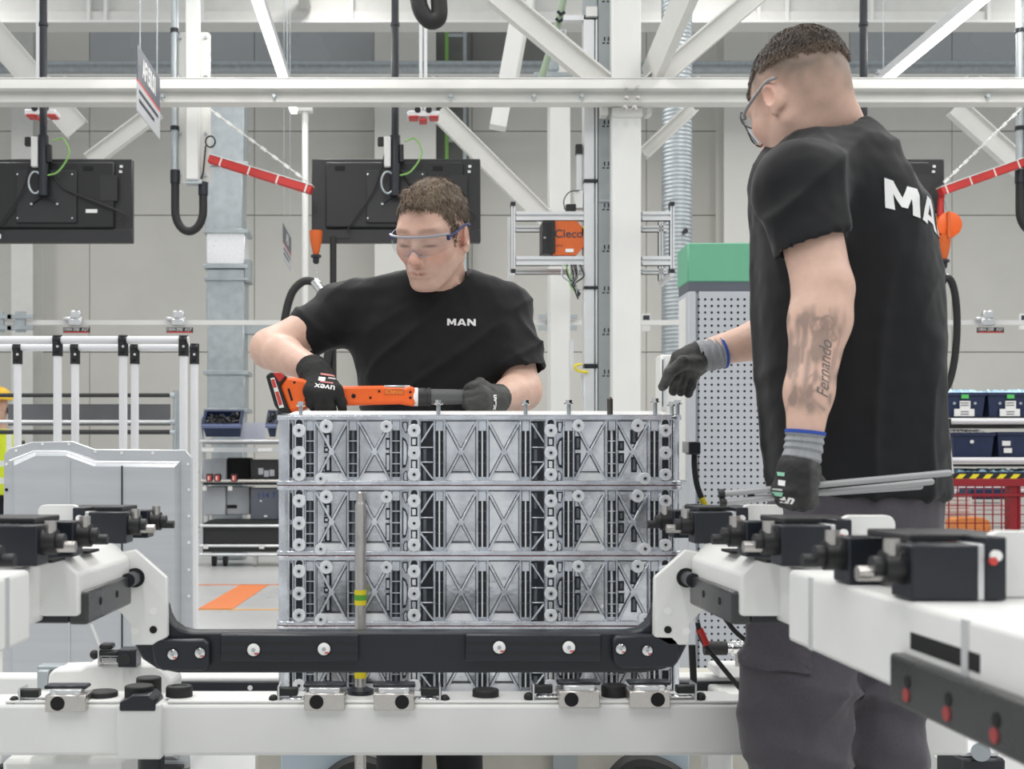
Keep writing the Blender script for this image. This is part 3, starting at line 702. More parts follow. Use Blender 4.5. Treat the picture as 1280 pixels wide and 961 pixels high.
# ================================================================== parts shelf with bins
Y = 13.0
t = thing('parts_shelf', 'steel tube shelf on castors holding parts bins and battery packs', 'shelf', (PX(310,Y),Y,0))
for px in (252,352):
    for yy in (0,.55): MB().cyl((PX(px,Y),Y+yy,.12),P(px,522+(0 if yy == 0 else -6),Y+yy),.02,n=10).build('post', ALU, t)
for y in (551,601,657,682,693): MB().cyl(P(250,y,Y-.02),P(360,y,Y-.02),.018,n=8).build('rail', ALU if y!=601 else STEEL, t)
MB().pbox(251,360,559,565,Y-.03,.05).build('label_rail', ALU, t)
for (a,b) in ((252,267),(322,340)): MB().pbox(a,b,560,564,Y-.04,.01).build('label_strip', PAPER, t)
MB().pbox(251,360,684,690,Y,.5).build('lower_shelf', CHAR, t); MB().pbox(251,360,658,681,Y+.02,.03).build('front_plate', CHAR, t)
MB().pbox(251,360,550,554,Y,.55).build('top_shelf', GREYP, t); MB().pbox(251,360,602,606,Y,.5).build('middle_shelf', CHAR, t)
MB().pbox(299,332,528,552,Y+.25,.02).build('backing_card', mat('lilac_card',(.60,.61,.70),.5), t)
for px in (266,280,318,349):
    MB().cyl((PX(px,Y)-.02,Y+.1,.07),(PX(px,Y)+.02,Y+.1,.07),.07,n=16).build('wheel', BLACKR if px < 300 else WHITE2, t)
for px in (253,285): MB().pbox(px,px+5,608,613,Y-.04,.04).build('clip', WHITE2, t)
for px in (254,324): MB().pbox(px,px+6,681,686,Y-.04,.04).build('clip', WHITE2, t)
def gbox(a,b,c,d,yk,dep,m,label,cat='box'):
    return tag(MB().pbox(a,b,c,d,yk,dep).build('equipment_box' if cat=='box' else 'sheet_blank', m, bevel=.008), label, cat)
gbox(254.5,283,573,600.8,Y+.2,.3,GREYP,'light grey box on the upper level of the castor shelf')
gbox(284,312,572,600.8,Y+.25,.3,HOLE,'black box between grey boxes on the castor shelf')
b1 = gbox(313,348,574,600.8,Y+.1,.35,CHAR,'charcoal box with pale scuffs on the castor shelf')
for (px,py) in ((326,589),(333,592),(340,591)): MB().pbox(px-3,px+3,py-4,py+4,Y+.095,.005).build('scuff', GREYP, b1)
o = gbox(254.5,282,608,644,Y+.15,.3,GREYP,'grey box with rounded corner on the lower level of the castor shelf')
o = gbox(283,312,608,643,Y+.2,.3,mat('pale_grey',(.45,.47,.50),.5),'pale grey box with dark handle slot on the castor shelf')
MB().pbox(284,296,631,635,Y+.19,.01).build('handle_slot', HOLE, o)
b1 = gbox(313,348,610,649.5,Y+.05,.4,SIGNG,'dark slate box with blue number on the castor shelf')
text_obj('114 7', .09, mat('blue_print',(.02,.06,.22),.6), b1, FRONT(P(333,619,Y+.04)))
MB().pbox(325,327,625,627,Y+.045,.005).pbox(330,334,644,646,Y+.045,.005).build('scuff', PAPER, b1)
MB().prism([(PX(a,Y),PZ(b,Y)) for a,b in ((252,655),(262,650),(360,650),(360,657),(252,657))],Y+.0,Y+.4).build('shelf_mat', CHAR, bevel=.004)
bpy.data.objects['shelf_mat'].parent = t; bpy.data.objects['shelf_mat'].location -= t.location
for k,px in enumerate((261.5,271.5,292.5)):
    o = thing('battery_pack', ('red and black tool battery at the end of the steel rail','red and black tool battery, middle one on the steel rail','red and black tool battery standing alone on the steel rail')[k], 'battery', P(px,602,Y-.02))
    MB().pbox(px-4,px+4,592,602,Y-.06,.08).build('case', BLACK, o, bevel=.01); MB().pbox(px-2.6,px+2.6,594,601,Y-.064,.006).build('label_panel', RPRINT, o); MB().pbox(px-1.6,px-.2,595,600,Y-.067,.004).build('print_block', PAPER, o)
def bin_box(name, x0, x1, z0, z1, y0, y1, label, group, m=DBLUE, wall_=.02, fill=None, tilt=0):
    t = thing(name, label, 'bin', ((x0+x1)/2,(y0+y1)/2,z0), group)
    tp = .02
    mb = MB(); a = [(x0+tp,y0+tp),(x1-tp,y0+tp),(x1-tp,y1-tp),(x0+tp,y1-tp)]; b = [(x0,y0),(x1,y0),(x1,y1),(x0,y1)]
    c = [(x0+wall_,y0+wall_),(x1-wall_,y0+wall_),(x1-wall_,y1-wall_),(x0+wall_,y1-wall_)]
    vs = [(x,y,z0) for x,y in a]+[(x,y,z1) for x,y in b]+[(x,y,z1) for x,y in c]+[(x,y,z0+.02) for x,y in c]
    fs = [(0,3,2,1)]+[(i,(i+1)%4,4+(i+1)%4,4+i) for i in range(4)]+[(4+i,4+(i+1)%4,8+(i+1)%4,8+i) for i in range(4)]+[(8+i,8+(i+1)%4,12+(i+1)%4,12+i) for i in range(4)]+[(12,13,14,15)]
    mb.add(vs, fs).build('tub', m, t)
    mb = MB().box(x0-.008,x1+.008,y0-.01,y0,z1-.03,z1).box(x0-.008,x1+.008,y1,y1+.01,z1-.03,z1).box(x0-.01,x0,y0,y1,z1-.03,z1).box(x1,x1+.01,y0,y1,z1-.03,z1)
    mb.build('rim', m, t, bevel=.004)
    return t
def tiltx(o, a):
    o.rotation_euler = (a,0,0)
Y = 13.0
for k,(a,b) in enumerate(((255.5,303),(335,347))):
    x0,x1 = PX(a,Y),PX(b,Y); z0,z1 = PZ(548,Y),PZ(520,Y)
    o = bin_box('parts_bin', x0,x1,z0,z1-.06,Y-.04,Y+.22,('dark blue bin full of black bolts on the castor shelf','dark blue bin of loose parts at the end of the castor shelf')[k],None)
    for i in range(46):
        c = Vector((random.uniform(x0+.05,x1-.05),random.uniform(Y,Y+.17),z1-.10+random.uniform(-.03,.02))); d = Vector((random.uniform(-1,1),random.uniform(-1,1),random.uniform(-.5,.7))).normalized()*.045
        if i == 0: mbp = MB()
        mbp.cyl(c-d,c+d,.012,n=6).cyl(c+d,c+d*1.25,.02,n=6)
    pf = mbp.build('loose_bolts', mat('black_oxide',(.05,.05,.055),.35,.6), o); pf['kind'] = 'stuff'
    MB().box(x0-.01,x1+.01,Y-.062,Y-.042,z1-.10,z1-.06).build('front_lip', mat('blue_edge',(.16,.20,.36),.4), o, bevel=.004)
    tiltx(o, .66); o.location += Vector((0,-.02,.085))
# ================================================================== bin trolley
Y = 10.4
t = thing('bin_rack', 'white pipe rack holding three rows of dark blue bins', 'rack', (PX(1260,Y),Y,0))
for y in (526,575,612): MB().cyl(P(1182,y,Y-.11),P(1420,y,Y-.11),.025,n=10).build('rail', WT, t)
for yy in (-.16,.6):
    MB().tube(spline([P(1193,640,Y+yy),P(1190,600,Y+yy),P(1183,540,Y+yy),P(1180,522,Y+yy),P(1176,516,Y+yy+.1)],4),.022,10).build('post', WT, t)
    MB().cyl((PX(1193,Y),Y+yy,0),P(1193,640,Y+yy),.022,n=10).build('leg', WT, t); MB().cyl((PX(1400,Y),Y+yy,0),P(1400,515,Y+yy),.022,n=10).build('leg', WT, t)
for y in (528,577): MB().pbox(1180,1189,y-5,y+5,Y-.19,.06).build('joint', BLACK, t)
for y in (530,580,615): MB().pbox(1184,1420,y,y+3,Y,.6).build('tray', CHAR, t)
binlab = [['dark blue bin with green tag and film below the looped hose','dark blue bin with green tag, second from the looped hose in the top row','dark blue bin at the cropped end of the top row'],
          ['dark blue bin with one round stud in the middle row','dark blue bin with two small white labels in the middle row'],['dark bin of pale blue film behind the striped tape']]
for k,(a,b,c,d) in enumerate(((1176,1228,491,521),(1231,1287,491,521),(1290,1345,491,521),(1187,1239,541,572),(1243,1300,540,572),(1194,1300,590,608))):
    x0,x1,z0,z1 = PX(a,Y),PX(b,Y),PZ(d,Y),PZ(c,Y)
    row = 0 if k < 3 else 1 if k < 5 else 2
    o = bin_box('stacking_bin', x0,x1,z0,z1,Y-.06,Y+.5,binlab[row][k-(0,3,5)[row]],'bins on the white pipe rack')
    mx = (a+b)/2
    if row == 0:
        MB().pbox(mx+0,mx+9,493,498,Y-.072,.01).build('green_tag', mat('green_tag',(.10,.55,.12),.5), o)
        MB().pbox(mx-2,mx+11,501,511,Y-.068,.008).pbox(mx-9,mx+16,511,520,Y-.068,.008).build('label_card', PAPER, o)
        for dy in (503,506,514,517): MB().pbox(mx-1,mx+9,dy,dy+1,Y-.070,.004).build('print_line', INK, o)
        for sx in (-9,17): MB().cyl(P(mx+sx,504,Y-.075),P(mx+sx,504,Y-.05),.012,n=10).build('stud', GALV, o)
    if k == 3: MB().cyl(P(1215,552,Y-.075),P(1215,552,Y-.05),.016,n=12).build('stud', PAPER, o)
    if k == 4: MB().pbox(1253,1263,551,557,Y-.068,.008).pbox(1255,1265,560,566,Y-.068,.008).build('label_card', PAPER, o)
    if k != 4 and k != 2:                       # crumpled film
        m_ = FOIL if k != 3 else mat('clear_film',(.62,.60,.62),.35)
        bm = bmesh.new(); nx, ny = 26, 8
        vs = [[bm.verts.new((x0+.02+(x1-x0-.04)*i/nx, Y+.42*j/ny-.02, z1-.02+min(.034,abs(random.gauss(0,.026)))*(1 if 0<i<nx and 0<j<ny else .1)+.02)) for j in range(ny+1)] for i in range(nx+1)]
        for i in range(nx):
            for j in range(ny): bm.faces.new((vs[i][j],vs[i+1][j],vs[i+1][j+1],vs[i][j+1]))
        me = bpy.data.meshes.new('film'); bm.to_mesh(me); bm.free(); me.materials.append(m_)
        fo = bpy.data.objects.new('crumpled_film', me); COL.objects.link(fo); fo.parent = o; fo.location = -o.location
# red mesh trolley
Y = 9.3
t = thing('mesh_trolley', 'dark red mesh trolley with striped warning tape', 'trolley', (PX(1260,Y),Y,0))
MB().pbox(1172,1420,598,608,Y,.05).build('top_rail', DRED, t, bevel=.005)
MB().pbox(1172,1420,617,620,Y+.0,.02).build('mid_rail', DRED, t)
MB().pbox(1262,1276,598,760,Y+.02,.08).build('post', DRED, t); MB().pbox(1166,1174,598,760,Y+.02,.08).build('post', DRED, t)
MB().box(PX(1166,Y),PX(1420,Y),Y,Y+.8,.12,.2).build('deck', DRED, t)
for px in range(1176,1420,11): MB().box(PX(px,Y)-.004,PX(px,Y)+.004,Y+.01,Y+.018,.2,PZ(608,Y)).build('mesh_wire', DRED, t)
for y in range(610,760,11): MB().box(PX(1172,Y),PX(1420,Y),Y+.018,Y+.026,PZ(y,Y)-.004,PZ(y,Y)+.004).build('mesh_wire', DRED, t)
for px in (1200,1380): MB().cyl((PX(px,Y)-.02,Y+.2,.06),(PX(px,Y)+.02,Y+.2,.06),.06,n=16).build('wheel', BLACKR, t)
tp = MB().pbox(1172,1420,592,598.5,Y+.01,.03).build('warning_tape', BLACK, t)
for k in range(15):
    a = 1178+k*17; MB().prism([(PX(a+u,Y),PZ(v,Y)) for u,v in ((0,598),(8,598),(13,592.5),(5,592.5))],Y+.004,Y+.012).build('yellow_stripe', YELLOW, tp)
o = tag(MB().pbox(1180,1215,618,655,Y+.3,.02).build('paper_sheet', PAPER),'white paper sheets inside the red mesh trolley','paper')
for y in range(624,652,5): MB().pbox(1183,1212,y,y+1,Y+.296,.004).build('print_line', mat('grey_print',(.5,.5,.5),.7), o)
o = tag(MB().pbox(1174,1181,628,645,Y+.3,.1).build('blue_carton', mat('mid_blue',(.10,.30,.58),.5)),'small blue carton at the corner of the red mesh trolley','carton')
o = tag(MB().pbox(1216,1262,628,638,Y+.5,.1).build('white_tray', PAPER, bevel=.01),'white tray behind the red wire mesh','tray')
o = tag(MB().prism([(PX(a,Y),PZ(b,Y)) for a,b in ((1200,680),(1200,650),(1208,647),(1236,647),(1246,652),(1250,680))],Y+.1,Y+.26).build('orange_case', mat('soft_orange',(.85,.32,.08),.5), bevel=.01),'soft orange case lying in the red mesh trolley','case')
o = tag(MB().pbox(1212,1262,610,624,Y+.45,.2).build('dark_tub', DBLUE, bevel=.01),'dark blue tub standing inside the red mesh trolley','tub')
# ================================================================== battery pack: four stacked cast modules and a lid
YB0 = 2.42; DEP = .30
BW = lambda px: PX(px, YB0)
BZ = lambda py: PZ(py, YB0)
POCK = mat('dark_pocket', (.022,.025,.03), .35, .3, noise=.3, nscale=50)
POCK2 = mat('grey_cell', (.16,.18,.20), .35, .5, noise=.2, nscale=40)
PANEL = mat('bright_cast_panel', (.84,.86,.90), .2, .8, noise=.4, nscale=11, bump=.16, bscale=30)
def plan(x0, x1, y0, y1, r, n=6): return rrect(x0, x1, y0, y1, r, n)
def module():
    t = thing('battery_module', 'module', 'battery module', (BW(600),YB0+DEP/2,BZ(607)), 'stacked battery modules')
    F0, F1 = YB0, YB0+.013
    MB().prism(plan(BW(345.5),BW(854),F1,F1+DEP,.028),BZ(605),BZ(521),'z').build('housing', CAST, t, smooth=.9)
    for a,b in ((519.5,524.5),(601,606)):
        MB().prism(plan(BW(344.2),BW(855.2),F0-.0015,F1+DEP+.004,.028),BZ(b),BZ(a),'z').build('flange', CAST, t, smooth=.9, bevel=.001)
    MB().prism(plan(BW(344.8),BW(854.6),F0-.0005,F1+DEP+.003,.028),BZ(607.2),BZ(605.9),'z').build('gasket', GASKET, t, smooth=.9)
    def fbox(x0,x1,y0,y1,name,m=CAST,d0=0.0,d1=.013,bev=.0008):
        return MB().box(BW(x0),BW(x1),F0+d0,F0+d1,BZ(y1),BZ(y0)).build(name,m,t,bevel=bev)
    def disc(x,y,r,nm='boss',m=CASTW):
        b = MB().cyl((BW(x),F0-.004,BZ(y)),(BW(x),F0+.012,BZ(y)),r*YB0/F,n=20).build(nm,m,t,bevel=.0007)
        MB().cyl((BW(x),F0-.0046,BZ(y)),(BW(x),F0-.001,BZ(y)),r*.42*YB0/F,n=14).build('boss_ring', CAST, b)
        MB().cyl((BW(x),F0-.0052,BZ(y)),(BW(x),F0-.002,BZ(y)),r*.22*YB0/F,n=10).build('boss_hole', HOLE, b)
    # vertical ribs
    for px in (361,366,381.5,393,435,447,488.8,501,543,555.2,597,609.5,651,663.2,704.8,717.2,758.5,771.3,812.3,824.6,839.5,842.5):
        fbox(px-.85,px+.85,524,602,'rib',d0=.001)
    # crossed panels
    for k,(x0,x1,bot) in enumerate(((394.5,434,True),(448,488,True),(556.5,596,True),(610.5,650,True),(718,757.5,True),(772.5,811.5,False))):
        fbox(x0,x1,525,602,'panel_floor',PANEL,.0105,.0128,0)
        xc, yc = (x0+x1)/2, 565
        for (a,b) in (((x0,527),(x1,601)),((x1,527),(x0,601))):
            p0, p1 = Vector((BW(a[0]),F0+.007,BZ(a[1]))), Vector((BW(b[0]),F0+.007,BZ(b[1])))
            MB().bar(p0,p1,.0048,.011).build('cross_brace', CAST, t, bevel=.0012)
            for sgn in (-1,1):
                u = (p1-p0).normalized().cross(Vector((0,1,0)))*sgn*.0029
                MB().bar(p0.lerp(p1,.06)+u+Vector((0,.0028,0)),p0.lerp(p1,.94)+u+Vector((0,.0028,0)),.0013,.002).build('brace_shadow_line', POCK, t)  # dark strips paint in the shadow lines beside each brace
        MB().cyl((BW(xc),F0+.001,BZ(yc)),(BW(xc),F0+.012,BZ(yc)),.006,n=12).build('brace_hub', CAST, t)
        if bot:
            fbox(x0+6,x1-6,589,590.3,'ledge_shadow_line',POCK,.006,.012,0)  # dark strip paints in the shadow line above the ledge
            MB().prism([(BW(a),BZ(b)) for a,b in ((x0+6,591.5),(x1-6,591.5),(x1-1.5,599),(x1-3,601),(x0+3,601),(x0+1.5,599))],F0+.006,F0+.012).build('ledge', CASTW, t, bevel=.0008)
        for yy in (525.2,):
            fbox(x0+1,x1-1,yy,yy+1.2,'panel_shadow_line',POCK,.009,.0125,0)  # pocket edges outlined in dark colour as painted shadow lines
        for xx in (x0+.9,x1-1.7): fbox(xx,xx+.8,532,597,'panel_shadow_line',POCK,.009,.0125,0)
    # ladder openings with round cells behind
    def ladder(x0,x1,m=POCK2,y0=538,y1=596):
        fbox(x0,x1,526,y0,'cap',CAST,.004)
        fbox(x0,x1,y0,y1,'opening',POCK,.009,.0125,0)
        MB().cyl((BW((x0+x1)/2),F0+.0125,BZ(y1)),(BW((x0+x1)/2),F0+.0125,BZ(y0)),(x1-x0)*.30*YB0/F,n=12).build('cell', m, t)
        for yy in (551,565.5,579.5,591): fbox(x0,x1,yy-.55,yy+.55,'rung',CAST,.004,.0125,0)
    ladder(382.5,391.8); ladder(436.3,445.8); ladder(490.2,499.8); ladder(761,770,PANEL)
    for (x0,x1,y0,y1) in ((405,414,541,557),(404.5,411,558,566),(405.5,414,571,590),(482,487.5,547,562),(482,487.5,566,590),(719.5,726.5,545,562),(719.5,726.5,566,590),(789,798,537,555),(790,797,571,590),(774,781,551,563),(774,781,566,579)):
        fbox(x0,x1,y0,y1,'opening',POCK,.008,.0122,0)
        fbox((x0+x1)/2-1.6,(x0+x1)/2+1.6,y0+2.5,y1-2.5,'cell',POCK2 if x0 > 700 else CAST,.0075,.0122,0)
    # slot pairs with a bright bar
    for (x0,x1) in ((544.6,554),(598,608),(652.6,662),(706,716),(814,823.5)):
        fbox(x0,x1,526,538.5,'cap',CAST,.004)
        fbox(x0,x1,538.5,596,'opening',POCK,.008,.0125,0)
        fbox((x0+x1)/2-.9,(x0+x1)/2+.9,538.5,596,'slot_bar',CASTW,.005,.0125,0)
        for yy in (551,565,579): fbox(x0,x1,yy-.35,yy+.35,'rung',POCK2,.006,.0125,0)
    # boss strips
    for xc,hw in ((374,6.2),(517.7,7),(688.5,7),(831.6,6)):
        fbox(xc-hw,xc+hw,524,602,'strip',CAST,.001)
        for yy in (538,566,593): disc(xc,yy,8.2 if xc not in (831.6,) else 7.6)
        for y0,y1 in ((546.5,557.5),(574.5,586)): fbox(xc-4,xc+4,y0,y1,'window',POCK,-.0002,.005,0); 
        for y0,y1 in ((546.5,557.5),(574.5,586)):
            if 400 < xc < 800: fbox(xc-2.6,xc+2.2,y0+1.6,y1-1.6,'cell',PANEL,-.0006,.004,.0006)
        for yy in (528.5,603-1.2): MB().cyl((BW(xc),F0-.0003,BZ(yy)),(BW(xc),F0+.004,BZ(yy)),4.2*YB0/F,n=12).build('oval_slot', POCK, t).scale = (1,1,1)
    # cells beside the inner boss strips
    for s,x0,x1,c0,c1 in ((1,526,541.5,503,509.5),(-1,665,680.5,697,703.5)):
        fbox(x0,x1,526,602,'opening',POCK,.008,.0122,0)
        for yy in (559,577.5): fbox(x0,x1,yy-.8,yy+.8,'rung',CAST,.001,.0122)
        o, i = (x0,x1) if s > 0 else (x1,x0)
        for a,b in (((o,553),(i,529)),((o,579),(i,599))):
            MB().bar((BW(a[0]),F0+.006,BZ(a[1])),(BW(b[0]),F0+.006,BZ(b[1])),.0034,.011).build('cross_brace', CAST, t, bevel=.0008)
        for y0,y1 in ((528,548),(561,576),(582,600)):
            MB().cyl((BW(x0+5),F0+.012,BZ(y1)),(BW(x0+5),F0+.012,BZ(y0)),3.4*YB0/F,n=12).build('cell', POCK2, t)
            MB().cyl((BW(x0+12),F0+.012,BZ(y1)),(BW(x0+12),F0+.012,BZ(y0)),2.2*YB0/F,n=12).build('cell', CASTW, t)
        for poly in (((c0,527),(c1,527),(c1,540),(c0+ (4 if s>0 else 2),541),(c0,533)),((c0,546),(c0+4,549),(c1,556),(c1,574),(c0+4,584),(c0,585)),((c0+1,599),(c0+1,592),(c1-2,588),(c1,590),(c1,601),(c0+3,602))):
            pts = [((c0+c1-p[0]) if s < 0 else p[0], p[1]) for p in poly]
            MB().prism([(BW(a),BZ(b)) for a,b in pts],F0+.006,F0+.0125).build('curved_opening', POCK, t)
            cx = sum(p[0] for p in pts)/len(pts); cy = sum(p[1] for p in pts)/len(pts)
            MB().prism([(BW(cx+(a-cx)*.62),BZ(cy+(b-cy)*.8)) for a,b in pts],F0+.0052,F0+.0125).build('curved_floor', CAST, t)
    for x,y,r in ((408,533,8.4),(401,598.2,7.4),(483,533,7.6),(723,532,7.6),(797,532,8),(806,598,7.6)): disc(x,y,r)
    for x in (363.5,841): 
        for y0,y1 in ((529,562),(568,597)): fbox(x-1.2,x+1.2,y0,y1,'edge_slot',POCK,.006,.0125,0)
    return t
mods = [module()]
dz = BZ(606.5)-BZ(519.5)
labs = ('cast aluminium battery module, topmost of the stack beneath the white lid','cast aluminium battery module, second from the top of the stack',
        'cast aluminium battery module, third from the top of the stack','cast aluminium battery module at the bottom, behind the black cross bar')
mods[0]['label'] = labs[0]
for k in range(1,4): mods.append(copy_tree(mods[0], None, (0,0,k*(dz-.0014)), labs[k]))
# ----- lid with raised white dome
t = thing('battery_cover', 'white metal lid lying on the topmost battery module', 'lid', (BW(600),YB0+DEP/2,BZ(519.5)))
MB().prism(plan(BW(344.4),BW(855),YB0-.001,YB0+DEP+.016,.028),BZ(519.4),BZ(518.2),'z').build('flange', CAST, t, smooth=.9)
a = plan(BW(352),BW(852),YB0+.022,YB0+DEP-.01,.03); b = plan(BW(364),BW(836),YB0+.04,YB0+DEP-.03,.03); n = len(a)
MB().add([(x,y,BZ(518.2)) for x,y in a]+[(x,y,BZ(512.4)) for x,y in b], [(i,(i+1)%n,n+(i+1)%n,n+i) for i in range(n)]+[tuple(range(n,2*n)),tuple(range(n))[::-1]]).build('dome', mat('white_metal_lid',(.86,.85,.84),.35,.15), t, smooth=.8)
# loose bolts standing on the lid
def lidbolt(px, top, Yk, label):
    t = thing('flange_bolt', label, 'bolt', P(px,518,Yk), 'loose bolts standing in the lid')
    zb = BZ(518.2); d = Yk/F
    MB().cyl((PX(px,Yk),Yk,zb),(PX(px,Yk),Yk,PZ(top+4,Yk)),2.6*d,n=12).build('shank', GALV, t)
    MB().lathe((PX(px,Yk),Yk,PZ(top+6,Yk)),(0,0,1),[(0,3*d),(.5*d,6*d),(2.2*d,6*d),(2.6*d,4.2*d)],16).build('flange', CHROME, t)
    MB().cyl((PX(px,Yk),Yk,PZ(top+4,Yk)),(PX(px,Yk),Yk,PZ(top,Yk)),4.3*d,n=6).build('hex_head', CHROME, t)
for px,tp,Yk,l in ((376,502,YB0+.012,'loose bolt standing at the lid end under the orange tool battery'),(548,500,YB0+.012,'loose bolt standing before the grey nose of the orange tool'),(657,500,YB0+.012,'loose bolt standing before the bare forearm'),
                   (711,500,YB0+.012,'loose bolt standing between bare forearm and dark pin'),(819,498,YB0+.012,'loose bolt standing below the reaching gloved hand'),(840,502,YB0+.10,'shorter bolt of the pair beside the white box'),(847,500,YB0+.14,'taller bolt of the pair beside the white box')):
    lidbolt(px,tp,Yk,l)
o = MB().cyl((BW(764),YB0+.015,BZ(518.2)),(BW(764),YB0+.015,BZ(498)),.006,n=12).cyl((BW(764),YB0+.015,BZ(498)),(BW(764),YB0+.015,BZ(495.5)),.006,.003,n=12).build('dowel_pin', mat('dark_steel',(.12,.11,.10),.35,.8)); tag(o,'dark steel dowel pin standing in the lid','pin')
# side connectors and cable
Yc = YB0+.06
t = thing('cable_connector', 'black plug with yellow tipped cable on the side of the top module', 'connector', P(866,568,Yc))
MB().pbox(856.5,866,551,566,Yc,.03).build('socket', WHITE, t, bevel=.002); MB().pbox(862,876,552,568,Yc-.01,.04).build('plug', BLACKM, t, bevel=.002)
MB().tube(spline([P(868,567,Yc+.01),P(868,582,Yc+.01),P(871,605,Yc+.01),P(878,625,Yc+.01)],6),.006,8).build('cable', BLACKR, t)
MB().tube([P(877,622,Yc+.01),P(886,642,Yc+.01)],.0065,8).build('cable_end', YELLOW, t)
t = thing('cable_connector', 'black plug on the side of the second module', 'connector', P(866,645,Yc))
MB().pbox(857,864,632,644,Yc,.03).build('socket', WHITE, t, bevel=.002); MB().pbox(862,880,630,645,Yc-.01,.04).build('plug', BLACKM, t, bevel=.002)
# ================================================================== guide rod
Yk = 2.375; d = Yk/F
t = thing('guide_rod', 'upright steel guide rod with yellow and green tape before the modules', 'rod', (PX(450.5,Yk),Yk,0))
X = PX(450.5,Yk)
MB().lathe((X,Yk,0),(0,0,1),[(0,7.2*d),(PZ(632,Yk),7.2*d),(PZ(629,Yk),6.4*d),(PZ(626,Yk),5.2*d),(PZ(616,Yk),5.2*d),(PZ(614.5,Yk),3.5*d)],24).build('shaft', STEEL, t)
for y0,y1,m in ((737,743,YELLOW),(743,750,GREEN2),(750,756,YELLOW),(838,847,YELLOW)):
    MB().cyl((X,Yk,PZ(y1,Yk)),(X,Yk,PZ(y0,Yk)),7.6*d,n=24).build('tape_band', m, t)
# ================================================================== assembly fixture
FX = thing('assembly_fixture', 'white and black assembly fixture carrying the battery stack', 'fixture', (0,2.3,0))
YC = 2.30
def bev(mb, nm, m, b=.004, sg=2): return mb.build(nm, m, FX, bevel=b, seg=sg)
zt, zb = PZ(880,YC), PZ(945,YC)
bev(MB().box(PX(-160,YC),PX(1212,YC),YC,YC+.11,zb,zt), 'cross_beam', FIXW, .008)
bev(MB().box(PX(148,YC),PX(203,YC),YC-.012,YC+.115,zb-.004,zt+.001), 'beam_sleeve', FIXW, .004)
bev(MB().box(PX(5,YC),PX(150,YC),YC+.004,YC+.106,zt,zt+.006).box(PX(208,YC),PX(925,YC),YC+.004,YC+.106,zt,zt+.006), 'beam_top_plate', FIXW, .003)
# rear cross beam with black strip
YR = 2.78
bev(MB().box(PX(-60,YR),PX(960,YR),YR,YR+.07,PZ(900,YR),PZ(846,YR)), 'rear_beam', FIXW, .006)
st = MB().box(PX(205,YR),PX(945,YR),YR-.012,YR,PZ(867,YR),PZ(851,YR)).build('black_strip', BLACKM, FX, bevel=.002)
for px in (237,313,890,925):
    c = P(px,859,YR-.012); MB().cyl(c,c-Vector((0,.006,0)),.006,n=12).build('bolt', CHROME, st)
# side beams below battery, legs
for px in (70,960):
    X = PX(px,2.5); bev(MB().box(X-.06,X+.06,YC+.11,YR,zb+.01,zt-.045), 'side_beam', FIXW, .006)
for px in (182,985):
    X = PX(px,YC); bev(MB().cyl((X,YC+.05,0),(X,YC+.05,zb),.026,n=20), 'leg', BLACKM, .002)
for px in (120,900):
    X = PX(px,YR); bev(MB().box(X-.03,X+.03,YR,YR+.06,0,PZ(900,YR)), 'leg', FIXW, .003)
# raised arm behind the saddle
Ya = 2.52
bev(MB().prism([(PX(a,Ya),PZ(b,Ya)) for a,b in ((58,885),(60,844),(66,837),(100,836),(108,831),(195,831),(204,838),(216,852),(216,885))],Ya,Ya+.1), 'raised_arm', FIXW, .006)
bev(MB().pbox(46,60,838,862,Ya+.03,.1).pbox(46,105,832,838,Ya+.05,.04), 'arm_bracket', GALV, .003)
# battery support pads
for px in (400,800):
    bev(MB().box(BW(px-40),BW(px+40),YB0+.02,YB0+.25,zt-.02,BZ(607)-3*.1418-.004), 'support_pad', BLACKM, .003)
bev(MB().box(BW(350),BW(850),YB0+.05,YB0+.12,zb+.02,zt-.02), 'support_beam', FIXW, .004)
# ----- black cross bar in front of the stack
YK = 2.05; XM = PX(513.25, YK)

poly = [(172,760),(206,755),(209,768),(215,779),(226,787),(240,790),(787,790),(801,787),(811,779),(817,768),(820,755),(854,760),(862,800),(850,824),(832,836),(805,841),(222,841),(196,836),(178,824),(165,800)]
cb = MB().prism([(PX(a,YK),PZ(b,YK)) for a,b in poly],YK,YK+.045).build('cross_bar', BLACKM, FX, bevel=.004, seg=2)
for x0,x1 in ((275,448),(582,752)):
    pd = MB().pbox(x0,x1,793,827,YK-.016,.018).build('bumper_pad', BLACKM, cb, bevel=.003, seg=2)
    MB().pbox(x0+2,x1-2,803,806,YK-.0165,.002).pbox(x0+2,x1-2,815,818,YK-.0165,.002).build('pad_groove', BLACK, pd)
def wbolt(px, py, Yf, par, m=WPRINT, r=.0105):
    c = P(px,py,Yf); o = MB().cyl(c+Vector((0,.004,0)),c,r*1.25,n=18).build('bolt_recess', HOLE, par)
    q = MB().lathe(c+Vector((0,-.003,0)),(0,1,0),[(0,r*.7),(.0015,r),(.006,r)],18).build('bolt_cap', m, par)
    MB().cyl(c+Vector((0,-.0034,0)),c+Vector((0,-.002,0)),r*.35,n=8).build('bolt_socket', GALV, q)
    MB().box(c.x+r*.15,c.x+r*.75,c.y-.0034,c.y,c.z-r*.72,c.z-r*.45).build('red_mark', RPRINT, q)
for px,py in ((317,812),(405,811),(624,809),(711,809)): wbolt(px,py,YK-.017,cb)
for pts in (((192,805),(200,797),(258,797),(264,803),(264,830),(256,836),(205,836),(196,828)),((763,800),(768,793),(800,791),(838,792),(846,800),(846,824),(838,832),(775,833),(765,826))):
    MB().prism([(PX(a,YK),PZ(b,YK)) for a,b in pts],YK-.02,YK+.002).build('end_block', BLACKM, cb, bevel=.004, seg=2)
for px,py in ((216,818),(250,816),(776,811),(809,813)): wbolt(px,py,YK-.021,cb,CHROME,.0085)
